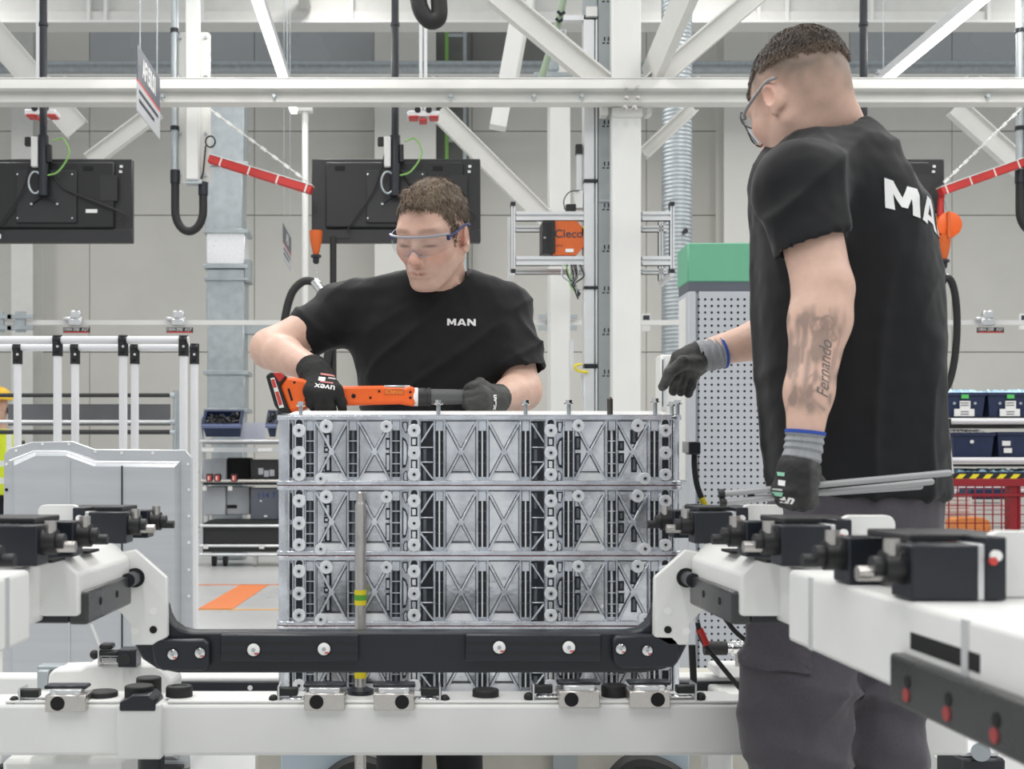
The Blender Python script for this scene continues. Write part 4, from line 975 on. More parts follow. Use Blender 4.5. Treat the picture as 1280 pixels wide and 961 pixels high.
# ----- rails, plates, clamp blocks on both sides (mirrored about the middle of the bar)
for sg in (1,-1):
    XX = lambda x: XM+sg*x
    def sbox(x0,x1,y0,y1,z0,z1,nm,m=FIXW,b=.004,par=None):
        a, c = sorted((XX(x0),XX(x1))); return MB().box(a,c,y0,y1,z0,z1).build(nm,m,par or FX,bevel=b,seg=2)
    mp = lambda px: px if sg > 0 else 2*513.25-px
    pl = [(876,690),(857,687),(818,722),(817,796),(836,806),(862,806),(863,780),(885,755),(900,735),(908,705),(905,690)]
    pt = MB().prism([(PX(mp(a),YK-.02),PZ(b,YK-.02)) for a,b in pl],YK-.02,YK-.006).build('side_plate', FIXW, FX, bevel=.002)
    for a,b,m in ((835,764,WPRINT),(835,787,HOLE),(858,789,WPRINT)):
        c = P(mp(a),b,YK-.021); MB().cyl(c,c+Vector((0,.003,0)),.0065,n=14).build('plate_bolt', m, pt)
    c = P(mp(858),722,YK-.022); MB().cyl(c,c+Vector((0,.004,0)),.0165,n=24).build('bore', BLACK, pt)
    MB().cyl(c-Vector((0,.05,0)),c,.012,n=18).build('axle', BLACKM, pt)
    # gusset and rails
    g = [(XX(.475),.84),(XX(.475),.90),(XX(.50),.926),(XX(.62),.926),(XX(.62),.84)]
    MB().prism(g,1.72,YK-.02).build('rail_head', FIXW, FX, bevel=.004, seg=2)
    sbox(.53,.63,1.50,1.74,.832,.915,'rail_neck')
    rl = sbox(.478,.63,.40,1.515,.834,.924,'side_rail',FIXW,.006)
    for yy in (1.42,1.02,.72): sbox(.4765,.479,yy,yy+.012,.836,.922,'weld_seam',ALUP,0,rl)
    # dark recess slots in the rail
    for yy in (1.0,.78): sbox(.4775,.48,yy,yy+.14,.880,.896,'rail_slot',HOLE,0,rl)
    for yy in (1.62,1.80): sbox(.482,.53,yy,yy+.06,.924,.928,'slot_cover',HOLE,0)
    # inner bumper bars
    for y0,y1 in ((1.733,2.0),(.45,1.16)):
        bb = sbox(.465,.493,y0,y1,.826,.874,'bumper_bar',mat('satin_black_sheen',(.055,.057,.058),.28,.3,noise=.1,nscale=10),.004)  # grey base colour stands for reflections on satin black bars
        if y0 > 1: sbox(.493,.545,y0+.0,y0+.06,.828,.872,'bar_end',BLACKM,.003,bb)
        k = 0
        for yy in np.arange(y0+.07,y1-.03,.10 if y0 > 1 else .085):
            a = XX(.465); MB().cyl((a+sg*.002,yy,.853),(a-sg*.001,yy,.853),.006,n=10).build('bar_hole', HOLE, bb)
            if y0 < 1: MB().cyl((a+sg*.002,yy+.003,.840),(a-sg*.0015,yy+.003,.840),.0065,n=12).build('red_dot', mat('dull_red_print',(.33,.05,.05),.6), bb)
    # clamp blocks with pins
    for yy in (2.03,1.55,1.145):
        ck = [None]
        for dy,h in ((0,.978),(.165,.976)):
            blk = sbox(.481,.545,yy+dy,yy+dy+.05,.925,h,'clamp_block',BLACKM,.002)
            sbox(.545,.552,yy+dy+.002,yy+dy+.05,.925,h+.001,'silver_plate',ALU,.001,blk)
            zc = .955
            a, b = XX(.481), XX(.462)
            MB().cyl((a,yy+dy+.025,zc),(b,yy+dy+.025,zc),.017,n=18).build('pin_collar', BLACK, blk)
            MB().cyl((b,yy+dy+.025,zc),(XX(.452),yy+dy+.025,zc),.011,n=16).build('pin_neck', CHAR, blk)
            MB().cyl((b,yy+dy+.025,zc-.006),(XX(.438),yy+dy+.025,zc-.006),.0075,n=14).build('pin', STEEL if dy == 0 else CHAR, blk)
            MB().cyl((XX(.470),yy+dy+.02,zc+.012),(XX(.470),yy+dy+.02,zc+.028),.008,n=10).build('grease_nipple', STEEL, blk)
            sbox(.552,.572,yy+dy,yy+dy+.05,.925,h+.008,'stop_block',BLACKM,.002,blk)
            c = Vector((XX(.560),yy+dy-.001,.968)); q = MB().cyl(c,c+Vector((0,-.004,0)),.0055,n=14).build('stop_bolt', WPRINT, blk)
            MB().cyl(c+Vector((-sg*.003,-.001,-.005)),c+Vector((-sg*.003,-.0045,-.005)),.004,n=10).build('red_mark', RPRINT, q)
        cv = sbox(.50,.60,yy+.05,yy+.165,.978,.986,'cover_strip',CHAR,.002)
        a, b = sorted((XX(.570),XX(.640)))
        MB().prism(rrect(a,b,.925,.990,.012),yy+.03,yy+.045).build('end_plate', FIXW, FX, bevel=.001)
    # rail post down to the floor
    sbox(.56,.62,.70,.78,0,.834,'rail_post',FIXW,.004)
# ================================================================== index clamps on the cross beam
def clamp(px, y0, s, label, Yq=2.285, m=STEEL):
    t = thing('index_clamp', label, 'clamp', P(px+25,y0+28,Yq), 'index clamps on the cross beam')
    x0, x1 = px, px+51; zt_ = PZ(y0+7,Yq); zb_ = PZ(y0+28,Yq)
    def mx(a): return x0+a if s > 0 else x1-a
    MB().pbox(x0,x1,y0+7,y0+28,Yq,.0135).box(PX(x0,Yq),PX(x1,Yq),Yq+.0135,Yq+.06,zt+.007,zt_).build('body', m, t, bevel=.0015)
    MB().pbox(x0+6,x1-6,y0,y0+8,Yq+.006,.03).build('bracket', ALU, t, bevel=.0015)
    for a in (11,40): 
        c = P(x0+a,y0+5,Yq+.004); MB().cyl(c,c+Vector((0,.006,0)),.0045,n=10).build('bracket_screw', CHROME, t)
    c = P(mx(15.5),y0+17.5,Yq-.0015); MB().cyl(c,c+Vector((0,.004,0)),.0135,n=22).build('bore', HOLE, t)
    MB().pbox(x0-1,x1+1,y0-5,y0-.5,Yq+.02,.035).build('top_plate', BLACKM, t, bevel=.002)
    for (a,b,c_,d_,nm,mm) in ((-28,0,12,16,'pin_bar',CHROME),(-34,-8,0,10,'lever_block',BLACK)):
        q = sorted((mx(a),mx(b))); MB().pbox(q[0],q[1],y0+c_,y0+d_,Yq+.025,.02).build(nm,mm,t,bevel=.002)
    MB().ball(P(mx(-38),y0+14,Yq+.03),.010,12).build('knob', BLACKR, t)
    MB().pbox(*sorted((mx(-33),mx(-31))),y0-2,y0+25,Yq+.02,.05).build('end_plate', ALU, t)
    MB().tube([P(mx(-28),y0+25,Yq+.03),P(mx(-24),y0+20,Yq+.03),P(mx(-16),y0+22,Yq+.03)],.004,8).build('spring', GALV, t)
clamp(380,860,1,'silver index clamp on the knob side of the guide rod')
clamp(467,860,-1,'silver index clamp facing the guide rod from the stack middle')
clamp(699,857,1,'silver index clamp below the pad with two white bolts near the tattooed worker')
clamp(787,857,-1,'silver index clamp at the end of the modules near the tattooed worker')
clamp(56,862,1,'silver index clamp with black lever near the black saddle')
# small black clamp on the raised arm
t = thing('toggle_clamp', 'small black toggle clamp on the raised white arm', 'clamp', P(150,834,2.5))
MB().pbox(147,170,812,834,2.49,.05).build('block', BLACKM, t, bevel=.002)
c = P(156,824,2.488); MB().cyl(c,c+Vector((0,.004,0)),.012,n=18).build('bore', CHAR, t)
MB().pbox(122,148,814,820,2.5,.03).pbox(124,140,805,812,2.5,.03).build('lever', BLACK, t, bevel=.003)
MB().pbox(122,124,808,834,2.5,.04).build('end_plate', ALU, t); MB().pbox(126,147,821,830,2.505,.03).build('slide', CHROME, t, bevel=.002)
MB().ball(P(118,818,2.51),.010,12).build('knob', BLACKR, t)
MB().tube([P(124,806,2.5),P(120,795,2.5),P(114,780,2.5)],.003,8).build('cable', FIXW, t)
# saddle, discs, rod collars
t = thing('saddle_bracket', 'black saddle bracket with round cap on the beam sleeve', 'bracket', P(175,889,2.285))
MB().prism([(PX(a,2.285),PZ(b,2.285)) for a,b in ((149,889),(149,878),(158,874),(164,869),(186,869),(191,874),(194,878),(194,889))],2.285,2.36).build('saddle', BLACKM, t, bevel=.003, seg=2)
MB().lathe(P(174,874,2.34),(0,0,1),[(0,.028),(.026,.028),(.028,.026)],24).build('cap', BLACKR, t, bevel=.001)
MB().lathe(P(186,866,2.40),(0,0,1),[(0,.025),(.03,.025),(.032,.023)],24).build('cap', BLACKR, t)
def puck(px, py, r, h, label, Yq=2.35):
    t = MB().lathe((PX(px,Yq),Yq,zt+.0065),(0,0,1),[(0,r),(h*.8,r),(h,r*.92),(h,r*.6),(h*.9,r*.55)],24).build('locating_disc', BLACKR); tag(t,label,'disc')
puck(224,884,.026,.02,'black locating disc on the beam near the saddle bracket')
puck(128,884,.030,.01,'flat black locating disc between clamp and saddle bracket')
puck(607,883,.026,.014,'black locating disc on the beam between the two clamp pairs')
puck(768,884,.026,.022,'black locating disc on the beam between the clamps near the tattooed worker')
t = MB().lathe((PX(450.5,2.375),2.375,zt+.0065),(0,0,1),[(0,.027),(.008,.027),(.009,.022),(.014,.0125),(.014,.0118)],28).build('rod_collar', BLACKM); tag(t,'black collar round the foot of the guide rod','collar')
# drive housings and pieces below the beam
t = thing('drive_housing', 'white drive housing standing beneath the cross beam', 'housing', (PX(92,2.6),2.6,0))
MB().box(PX(22,2.6),PX(165,2.6),2.5,2.7,.12,PZ(949,2.5)).build('housing', FIXW, t, bevel=.01)
MB().box(PX(22,2.6),PX(165,2.6),2.52,2.68,0,.12).build('plinth', BLACKM, t)
t = thing('cable_box', 'black cable box standing on the floor near the grey trousers', 'box', (PX(1207,2.7),2.7,0))
MB().box(PX(1182,2.7),PX(1236,2.7),2.62,2.75,0,PZ(944,2.65)).build('box', BLACKM, t, bevel=.006)
MB().box(PX(1184,2.7),PX(1230,2.7),2.63,2.74,PZ(944,2.65),PZ(936,2.65)).build('lid', ALUP, t, bevel=.004)
MB().cyl(P(1226,940,2.6),P(1226,940,2.62),.02,n=18).build('dial', GALV, t)
t = thing('round_guard', 'white rounded guard standing behind the grey trousers', 'guard', (PX(1165,2.9),2.9,0))
MB().prism([(PX(1140,2.9),0)]+[(PX(1140,2.9)+.085*math.cos(a)*1.0,PZ(990,2.9)+.11*math.sin(a)) for a in np.linspace(math.pi/2,0,8)]+[(PX(1140,2.9)+.085,0)],2.88,2.93).build('guard', FIXW, t)
t = thing('low_platform', 'low beige platform on the floor behind the cross beam', 'platform', (PX(630,3.7),3.7,0))
MB().box(PX(332,3.7),PX(930,3.7),3.45,3.95,0,.40).build('platform', mat('beige_machine_paint',(.50,.48,.42),.55,noise=.05), t, bevel=.01)
MB().box(PX(352,3.45),PX(452,3.45),3.43,3.45,.05,.34).build('blue_panel', mat('pale_blue_panel',(.45,.53,.60),.4), t, bevel=.004); MB().box(PX(690,3.45),PX(720,3.45),3.42,3.45,.05,.40).build('grey_channel', GALVD, t)
MB().box(PX(800,3.45),PX(860,3.45),3.43,3.45,.05,.34).build('blue_panel', MATS['pale_blue_panel'], t, bevel=.004)
MB().tube(spline([P(400,985,3.38),P(440,958,3.38),P(480,965,3.38),P(520,990,3.38)],6),.03,10).build('hose', BLACKR, t); MB().tube(spline([P(760,985,3.38),P(790,955,3.38),P(830,962,3.38),P(870,990,3.38)],6),.03,10).build('hose', BLACKR, t)
# pneumatic pieces beside the stack
t = thing('air_fitting', 'silver ribbed air fitting on the rear beam beside the stack', 'fitting', P(920,820,2.74))
pr = [(0,.010),(.012,.010),(.012,.017)]
for k in range(6): pr += [(.016+k*.009,.017),(.020+k*.009,.017),(.0205+k*.009,.013),(.0245+k*.009,.013)]
MB().lathe(P(908,810,2.74),(1,0,0),pr+[(.075,.013)],16).build('fitting', CHROME, t)
MB().cyl(P(880,810,2.74),P(908,810,2.74),.016,n=14).build('rubber_cap', BLACKR, t)
MB().cyl(P(922,812,2.74),P(922,836,2.74),.006,n=10).build('stem', STEEL, t)
MB().pbox(898,960,834,847,2.72,.1).build('base', FIXW, t, bevel=.004)
for pts,lab,m in (([(872,778),(878,800),(900,830),(935,872)],'black cable with red sleeve hanging beside the side plate',BLACKR),([(905,770),(920,790),(948,812)],'short black cable behind the side plate',BLACKR)):
    t = thing('control_cable', lab, 'cable', P(*pts[-1],2.4))
    MB().tube(spline([P(a,b,2.4) for a,b in pts],6),.005,8).build('cable', m, t)
    if 'red' in lab: MB().tube([P(874,786,2.4),P(883,806,2.4)],.0075,8).build('sleeve', RED, t)
t = thing('cable_strap', 'black corrugated strap hanging from the rail beside the stack', 'strap', P(867,875,2.38))
MB().tube([P(865,806,2.38),P(867,850,2.38),P(866,876,2.38)],.007,8).build('strap', BLACKR, t)
# ================================================================== people: smooth-blended solids on a grid
def lerp(a,b,t): return a+(b-a)*t
def axis_steps(segs):
    out = [segs[0][0]]
    for a,b,st in segs:
        n = max(1,int(round((b-a)/st))); out += list(a+(b-a)*np.arange(1,n+1)/n)
    return np.array(out, dtype=np.float32)
class Grid:
    def __init__(s, xs, ys, zs):
        s.ax = [np.asarray(a,dtype=np.float32) for a in (xs,ys,zs)]
        s.D = np.full([len(a) for a in s.ax], .15, dtype=np.float32)
    def sub(s, lo, hi):
        sl = []
        for a,l,h in zip(s.ax,lo,hi):
            i, j = np.searchsorted(a,l), np.searchsorted(a,h)
            sl.append(slice(max(0,i-1), min(len(a),j+1)))
        sl = tuple(sl)
        if any(q.stop-q.start <= 0 for q in sl): return None, None
        X,Y,Z = np.meshgrid(*[a[q] for a,q in zip(s.ax,sl)], indexing='ij')
        return sl, (X,Y,Z)
    def put(s, sl, d, k, op='u'):
        A = s.D[sl]
        if op == 'u':
            if k <= 0: s.D[sl] = np.minimum(A,d); return
            h = np.clip(.5+.5*(A-d)/k,0,1); s.D[sl] = A*(1-h)+d*h-k*h*(1-h)
        else:
            if k <= 0: s.D[sl] = np.maximum(A,-d); return
            h = np.clip(.5-.5*(A+d)/k,0,1); s.D[sl] = A*(1-h)+(-d)*h+k*h*(1-h)
    def cap(s, p0, p1, r0, r1=None, k=.02, op='u', sq=None):
        r1 = r0 if r1 is None else r1; p0, p1 = Vector(p0), Vector(p1); m = max(r0,r1)+k+.012
        lo = [min(a,b)-m for a,b in zip(p0,p1)]; hi = [max(a,b)+m for a,b in zip(p0,p1)]
        sl, g = s.sub(lo,hi)
        if sl is None: return
        d = p1-p0; L2 = max(d.length_squared,1e-9)
        t = np.clip(((g[0]-p0.x)*d.x+(g[1]-p0.y)*d.y+(g[2]-p0.z)*d.z)/L2,0,1)
        dx,dy,dz = g[0]-p0.x-t*d.x, g[1]-p0.y-t*d.y, g[2]-p0.z-t*d.z
        s.put(sl, np.sqrt(dx*dx+dy*dy+dz*dz)-(r0+(r1-r0)*t), k, op)
    def chain(s, pts, rs, k=.012):
        for i in range(len(pts)-1): s.cap(pts[i],pts[i+1],rs[i],rs[i+1],k)
    def ell(s, c, r, R=None, k=.02, op='u'):
        c = Vector(c); R = R or Matrix.Identity(3); m = max(r)+k+.012
        sl, g = s.sub([v-m for v in c],[v+m for v in c])
        if sl is None: return
        x,y,z = g[0]-c.x, g[1]-c.y, g[2]-c.z
        Ri = R.transposed()
        u = [Ri[i][0]*x+Ri[i][1]*y+Ri[i][2]*z for i in range(3)]
        k0 = np.sqrt(sum((u[i]/r[i])**2 for i in range(3))); k1 = np.sqrt(sum((u[i]/(r[i]**2))**2 for i in range(3)))+1e-9
        s.put(sl, k0*(k0-1)/k1, k, op)
    def loft(s, lv, k=.02, op='u', yaw=0, pw=2.3, grow=0.0):
        """lv: list of (z, cx, cy, rx, ry) from top to bottom or reverse"""
        lv = sorted(lv); zz = [l[0] for l in lv]
        lo = (min(l[1]-max(l[3],l[4]) for l in lv)-.05, min(l[2]-max(l[3],l[4]) for l in lv)-.05, zz[0]-.05)
        hi = (max(l[1]+max(l[3],l[4]) for l in lv)+.05, max(l[2]+max(l[3],l[4]) for l in lv)+.05, zz[-1]+.05)
        sl, g = s.sub(lo,hi)
        if sl is None: return
        za = g[2][0,0,:]
        I = [np.interp(za,zz,[l[i] for l in lv]) for i in range(1,5)]
        x, y = g[0]-I[0], g[1]-I[1]; c_, s_ = math.cos(yaw), math.sin(yaw)
        u, v = x*c_+y*s_, -x*s_+y*c_
        rx, ry = I[2]+grow, I[3]+grow
        q = (np.abs(u/rx)**pw+np.abs(v/ry)**pw)**(1/pw)
        d = (q-1)*np.minimum(rx,ry)
        d = np.maximum(d, np.maximum(g[2]-zz[-1], zz[0]-g[2]))
        s.put(sl, d.astype(np.float32), k, op)
    def mesh(s):
        D, (xs,ys,zs) = s.D, s.ax; S = D < 0
        c = S[:-1,:-1,:-1].astype(np.int8)
        tot = np.zeros(c.shape,np.int8)
        for i in (0,1):
            for j in (0,1):
                for k in (0,1): tot += S[i:S.shape[0]-1+i, j:S.shape[1]-1+j, k:S.shape[2]-1+k]
        act = np.argwhere((tot > 0)&(tot < 8)); I,J,K = act.T
        idx = np.full(c.shape,-1,np.int64); idx[I,J,K] = np.arange(len(act))
        acc = np.zeros((len(act),3)); cnt = np.zeros(len(act))
        cs = [(a,b,e) for a in (0,1) for b in (0,1) for e in (0,1)]
        for p in cs:
            for q in cs:
                if q <= p or sum(abs(a-b) for a,b in zip(p,q)) != 1: continue
                d0 = D[I+p[0],J+p[1],K+p[2]]; d1 = D[I+q[0],J+q[1],K+q[2]]
                m = (d0 < 0) != (d1 < 0); t = d0[m]/(d0[m]-d1[m])
                A = np.stack([xs[I[m]+p[0]],ys[J[m]+p[1]],zs[K[m]+p[2]]],1); B = np.stack([xs[I[m]+q[0]],ys[J[m]+q[1]],zs[K[m]+q[2]]],1)
                acc[m] += A+(B-A)*t[:,None]; cnt[m] += 1
        V = acc/cnt[:,None]; Fc = []
        for a in range(3):
            o = [x for x in range(3) if x != a]
            n = [S.shape[i] for i in range(3)]
            s0 = [slice(1,n[i]-1) for i in range(3)]; s1 = list(s0); s0[a] = slice(0,n[a]-1); s1[a] = slice(1,n[a])
            s0, s1 = tuple(s0), tuple(s1)
            E = np.argwhere(S[s0] != S[s1]); sg = S[s0][tuple(E.T)]
            base = E.copy()
            for i in o: base[:,i] += 1
            q = []
            for (du,dv) in ((-1,-1),(0,-1),(0,0),(-1,0)):
                b = base.copy(); b[:,o[0]] += du; b[:,o[1]] += dv; q.append(idx[tuple(b.T)])
            q = np.stack(q,1); flip = sg if a != 1 else ~sg
            q[~flip] = q[~flip][:,::-1]; Fc.append(q)
        return V, np.concatenate(Fc)
def noise3(P_, seed=0):
    i = np.floor(P_).astype(np.int64); f = P_-i; u = f*f*(3-2*f); out = 0
    for a in (0,1):
        for b in (0,1):
            for c in (0,1):
                h = ((i[:,0]+a)*73856093) ^ ((i[:,1]+b)*19349663) ^ ((i[:,2]+c)*83492791) ^ (seed*2654435761)
                h = (h ^ (h >> 13))*1274126177 & 0xffffffff; h = (h ^ (h >> 16)) & 0xffff
                wgt = (u[:,0] if a else 1-u[:,0])*(u[:,1] if b else 1-u[:,1])*(u[:,2] if c else 1-u[:,2])
                out = out+wgt*(h/32767.5-1)
    return out
def sdf_obj(name, V, Fc, m, parent, color=None, disp=None, relax=0):
    if relax:
        for _ in range(relax):                   # light Laplacian smoothing
            S_ = np.zeros_like(V); c = np.zeros(len(V))
            for a in range(4):
                i, j = Fc[:,a], Fc[:,(a+1)%4]
                np.add.at(S_,i,V[j]); np.add.at(c,i,1); np.add.at(S_,j,V[i]); np.add.at(c,j,1)
            V = V*.5+.5*S_/np.maximum(c,1)[:,None]
    if disp is not None:
        Nn = np.zeros_like(V); a = V[Fc]
        fn = np.cross(a[:,2]-a[:,0],a[:,3]-a[:,1])
        for k in range(4): np.add.at(Nn,Fc[:,k],fn)
        Nn /= np.linalg.norm(Nn,axis=1)[:,None]+1e-12
        V = V+Nn*disp(V)[:,None]
    off = np.zeros(3); p = parent
    while p is not None: off += np.array(p.location); p = p.parent
    me = bpy.data.meshes.new(name)
    me.vertices.add(len(V)); me.vertices.foreach_set('co',(V-off).astype(np.float32).ravel())
    me.loops.add(Fc.size); me.loops.foreach_set('vertex_index',Fc.astype(np.int32).ravel())
    me.polygons.add(len(Fc)); me.polygons.foreach_set('loop_start',np.arange(0,Fc.size,4,dtype=np.int32))
    me.polygons.foreach_set('use_smooth',np.ones(len(Fc),bool)); me.update(calc_edges=True); me.validate()
    me.materials.append(m)
    if color is not None:
        at = me.color_attributes.new('Col','FLOAT_COLOR','POINT'); c = np.ones((len(V),4),np.float32); c[:,:3] = color(V)
        at.data.foreach_set('color',c.ravel())
    o = bpy.data.objects.new(name,me); COL.objects.link(o); o.parent = parent
    o['_v'] = 0; del o['_v']
    return o, V
def bvh_of(V, Fc): return BVHTree.FromPolygons([tuple(v) for v in V],[tuple(int(i) for i in f) for f in Fc])
def decal(txt, size, m, parent, M, bvh, name='print', lift=.0012, cuts=2, me=None, **k):
    me = me or text_mesh(txt,size,**k); me.materials.clear(); me.materials.append(m)
    bm = bmesh.new(); bm.from_mesh(me); bmesh.ops.triangulate(bm,faces=bm.faces)
    for _ in range(cuts+2):
        lg = [e for e in bm.edges if e.calc_length() > .008]
        if not lg: break
        bmesh.ops.subdivide_edges(bm,edges=lg,cuts=1); bmesh.ops.triangulate(bm,faces=bm.faces)
    off = Vector((0,0,0)); p = parent
    while p is not None: off += p.location; p = p.parent
    out = (M.to_3x3()@Vector((0,0,1))).normalized(); kill = []
    for v in bm.verts:
        w_ = M@v.co; hit = bvh.ray_cast(w_+out*.15,-out,.4)
        if hit[0] is None: kill.append(v); continue
        v.co = hit[0]+hit[1]*lift*(1 if hit[1].dot(out) > 0 else -1)-off
    bmesh.ops.delete(bm,geom=kill,context='VERTS')
    bm.to_mesh(me); bm.free()
    o = bpy.data.objects.new(name,me); COL.objects.link(o); o.parent = parent
    return o
SKIN = mat('skin', (.6,.38,.3), .48, noise=.05, nscale=60, bump=.04, bscale=240, attr='Col')
SKIN.node_tree.nodes['Principled BSDF'].inputs['Subsurface Weight'].default_value = .08
SKIN.node_tree.nodes['Principled BSDF'].inputs['Subsurface Radius'].default_value = (.012,.004,.002)
TEE = mat('black_cotton', (.010,.0103,.012), .72, noise=.12, nscale=300, bump=.10, bscale=700, sheen=.12, spec=.3)
HAIRM = mat('hair', (.1,.07,.05), .55, attr='Col', bump=.25, bscale=420)
GLOVE = mat('black_knit_glove', (.012,.012,.012), .8, noise=.25, nscale=200, bump=.15, bscale=500)
GLOVEC = mat('coated_glove', (.045,.046,.042), .6, noise=.2, nscale=120, bump=.1, bscale=300, attr='Col')
TROUS = mat('grey_work_trousers', (.075,.068,.08), .85, noise=.10, nscale=180, bump=.12, bscale=500, sheen=.15)
TROUSB = mat('black_work_trousers', (.012,.012,.015), .85, noise=.10, nscale=180)
# ------------------------------------------------------------------ head
def head(G, T, R, k=.012):
    """head-local: +y face, +z up, +x the person's right"""
    w = lambda p: T+R@Vector(p)
    el = lambda c,r,kk=k,op='u',rx=None: G.ell(w(c),r,R@rx if rx else R,kk,op)
    cp = lambda a,b,r0,r1=None,kk=k,op='u': G.cap(w(a),w(b),r0,r1,kk,op)
    el((0,-.014,.033),(.0755,.094,.086),.01)
    el((0,.028,.0),(.066,.066,.083),.03)
    el((0,.034,-.062),(.052,.05,.05),.03)
    el((0,.074,-.098),(.021,.018,.017),.022)
    for s in (-1,1):
        cp((s*.057,-.004,-.056),(s*.022,.066,-.1),.015,.013,.03)
        el((s*.043,.058,-.022),(.022,.022,.02),.025)
        cp((s*.012,.083,.024),(s*.046,.070,.026),.011,.010,.016)
    for s in (-1,1): el((s*.031,.101,.003),(.018,.016,.013),.012,'s')
    for s in (-1,1):
        el((s*.032,.0725,.001),(.0165,.0155,.0145),.003)
        cp((s*.020,.084,-.006),(s*.044,.078,-.006),.0022,.0020,.003)   # lashes line of the lowered lid
    cp((0,.084,.016),(0,.110,-.028),.0075,.0105,.010)
    el((0,.111,-.033),(.0125,.012,.011),None or .008)
    for s in (-1,1): el((s*.0125,.100,-.037),(.0085,.011,.0085),.006)
    for s in (-1,1): el((s*.006,.107,-.046),(.0035,.005,.004),.003,'s')
    el((0,.084,-.066),(.032,.014,.018),.016)
    cp((-.021,.0935,-.0645),(0,.1015,-.0615),.0042,.0052,.005); cp((.021,.0935,-.0645),(0,.1015,-.0615),.0042,.0052,.005)
    cp((-.018,.0935,-.0735),(.018,.0935,-.0735),.0058,.0058,.006); cp((0,.0975,-.0745),(0,.0975,-.0745),.006,.006,.006)
    cp((-.024,.0985,-.0682),(.024,.0985,-.0682),.0022,.0022,.003,'s')
    for s in (-1,1):
        rx = Euler((math.radians(-8),0,math.radians(s*-24))).to_matrix()
        el((s*.079,-.012,-.012),(.0085,.0185,.031),.006,'u',rx)
        el((s*.0865,-.007,-.008),(.006,.011,.018),.005,'s',rx)
        cp((s*.0775,.0,-.036),(s*.079,-.004,-.042),.006,.006,.006)
def zline_l(x, y):
    return np.interp(y,[-.12,-.06,-.04,-.025,.0,.018,.03,.042,.05,.062,.078,.10,.12],[-.045,-.045,-.02,.016,.024,.0,-.012,.002,.035,.062,.080,.088,.09])
# ------------------------------------------------------------------ worker with the orange tool
LP = thing('person', 'man in black T-shirt and safety glasses leaning over the modules with an orange tool', 'person', (PX(535,3.0),3.0,0))
HT = P(541,292,2.82); HR = Euler((0,0,math.radians(152))).to_matrix()@Euler((math.radians(-25),0,0)).to_matrix()@Euler((0,math.radians(-5),0)).to_matrix()
sh_r, el_r, wr_r = P(432,388,2.98), P(338,436,2.90), P(390,461,2.715)
sh_l, el_l, wr_l = P(630,390,2.98), P(653,489,2.89), P(619,498,2.755)
def torso_l(Yc=3.0):
    rows_ = [(336,524,580,.062,2.965),(343,492,598,.085,2.97),(352,452,622,.10,2.975),(366,424,640,.112,2.98),(390,424,646,.122,2.985),(420,436,644,.13,2.985),(450,443,638,.135,2.99),(480,449,631,.137,2.995),(520,456,628,.137,3.0),(570,456,632,.137,3.0),(625,458,634,.137,3.0)]
    out = []
    for py,a,b,ry,yc in rows_:
        yy = yc if py > 400 else yc
        out.append((PZ(py,yy),(PX(a,yy)+PX(b,yy))/2,yy,(PX(b,yy)-PX(a,yy))/2,ry))
    return out
xs = axis_steps([(PX(300,2.9),HT.x-.115,.007),(HT.x-.115,HT.x+.115,.0024),(HT.x+.115,PX(700,2.9),.007)])
ys = axis_steps([(2.62,HT.y-.13,.007),(HT.y-.13,HT.y+.10,.0028),(HT.y+.10,3.2,.010)])
zs = axis_steps([(.95,1.15,.014),(1.15,HT.z-.14,.007),(HT.z-.14,HT.z+.14,.0024)])
G = Grid(xs,ys,zs)
head(G,HT,HR)
nb = P(552,356,2.965)
G.cap(HT+HR@Vector((0,-.028,-.045)),nb,.055,.06,.03); G.cap(HT+HR@Vector((0,.02,-.075)),nb+Vector((0,-.03,-.02)),.03,.04,.025)
tl = torso_l(); G.loft([l for l in tl if l[0] < PZ(356,2.98)],.03,grow=-.016)
for s_,e_,w_,r_ in ((sh_r,el_r,wr_r,(.054,.048,.046,.043,.029)),(sh_l,el_l,wr_l,(.052,.047,.044,.041,.030))):
    G.cap(s_,e_,r_[0],r_[2],.03)
    mid = e_.lerp(w_,.35); G.cap(e_,mid,r_[2],r_[3],.02); G.cap(mid,w_,r_[3],r_[4],.02)
V,Fc = G.mesh()
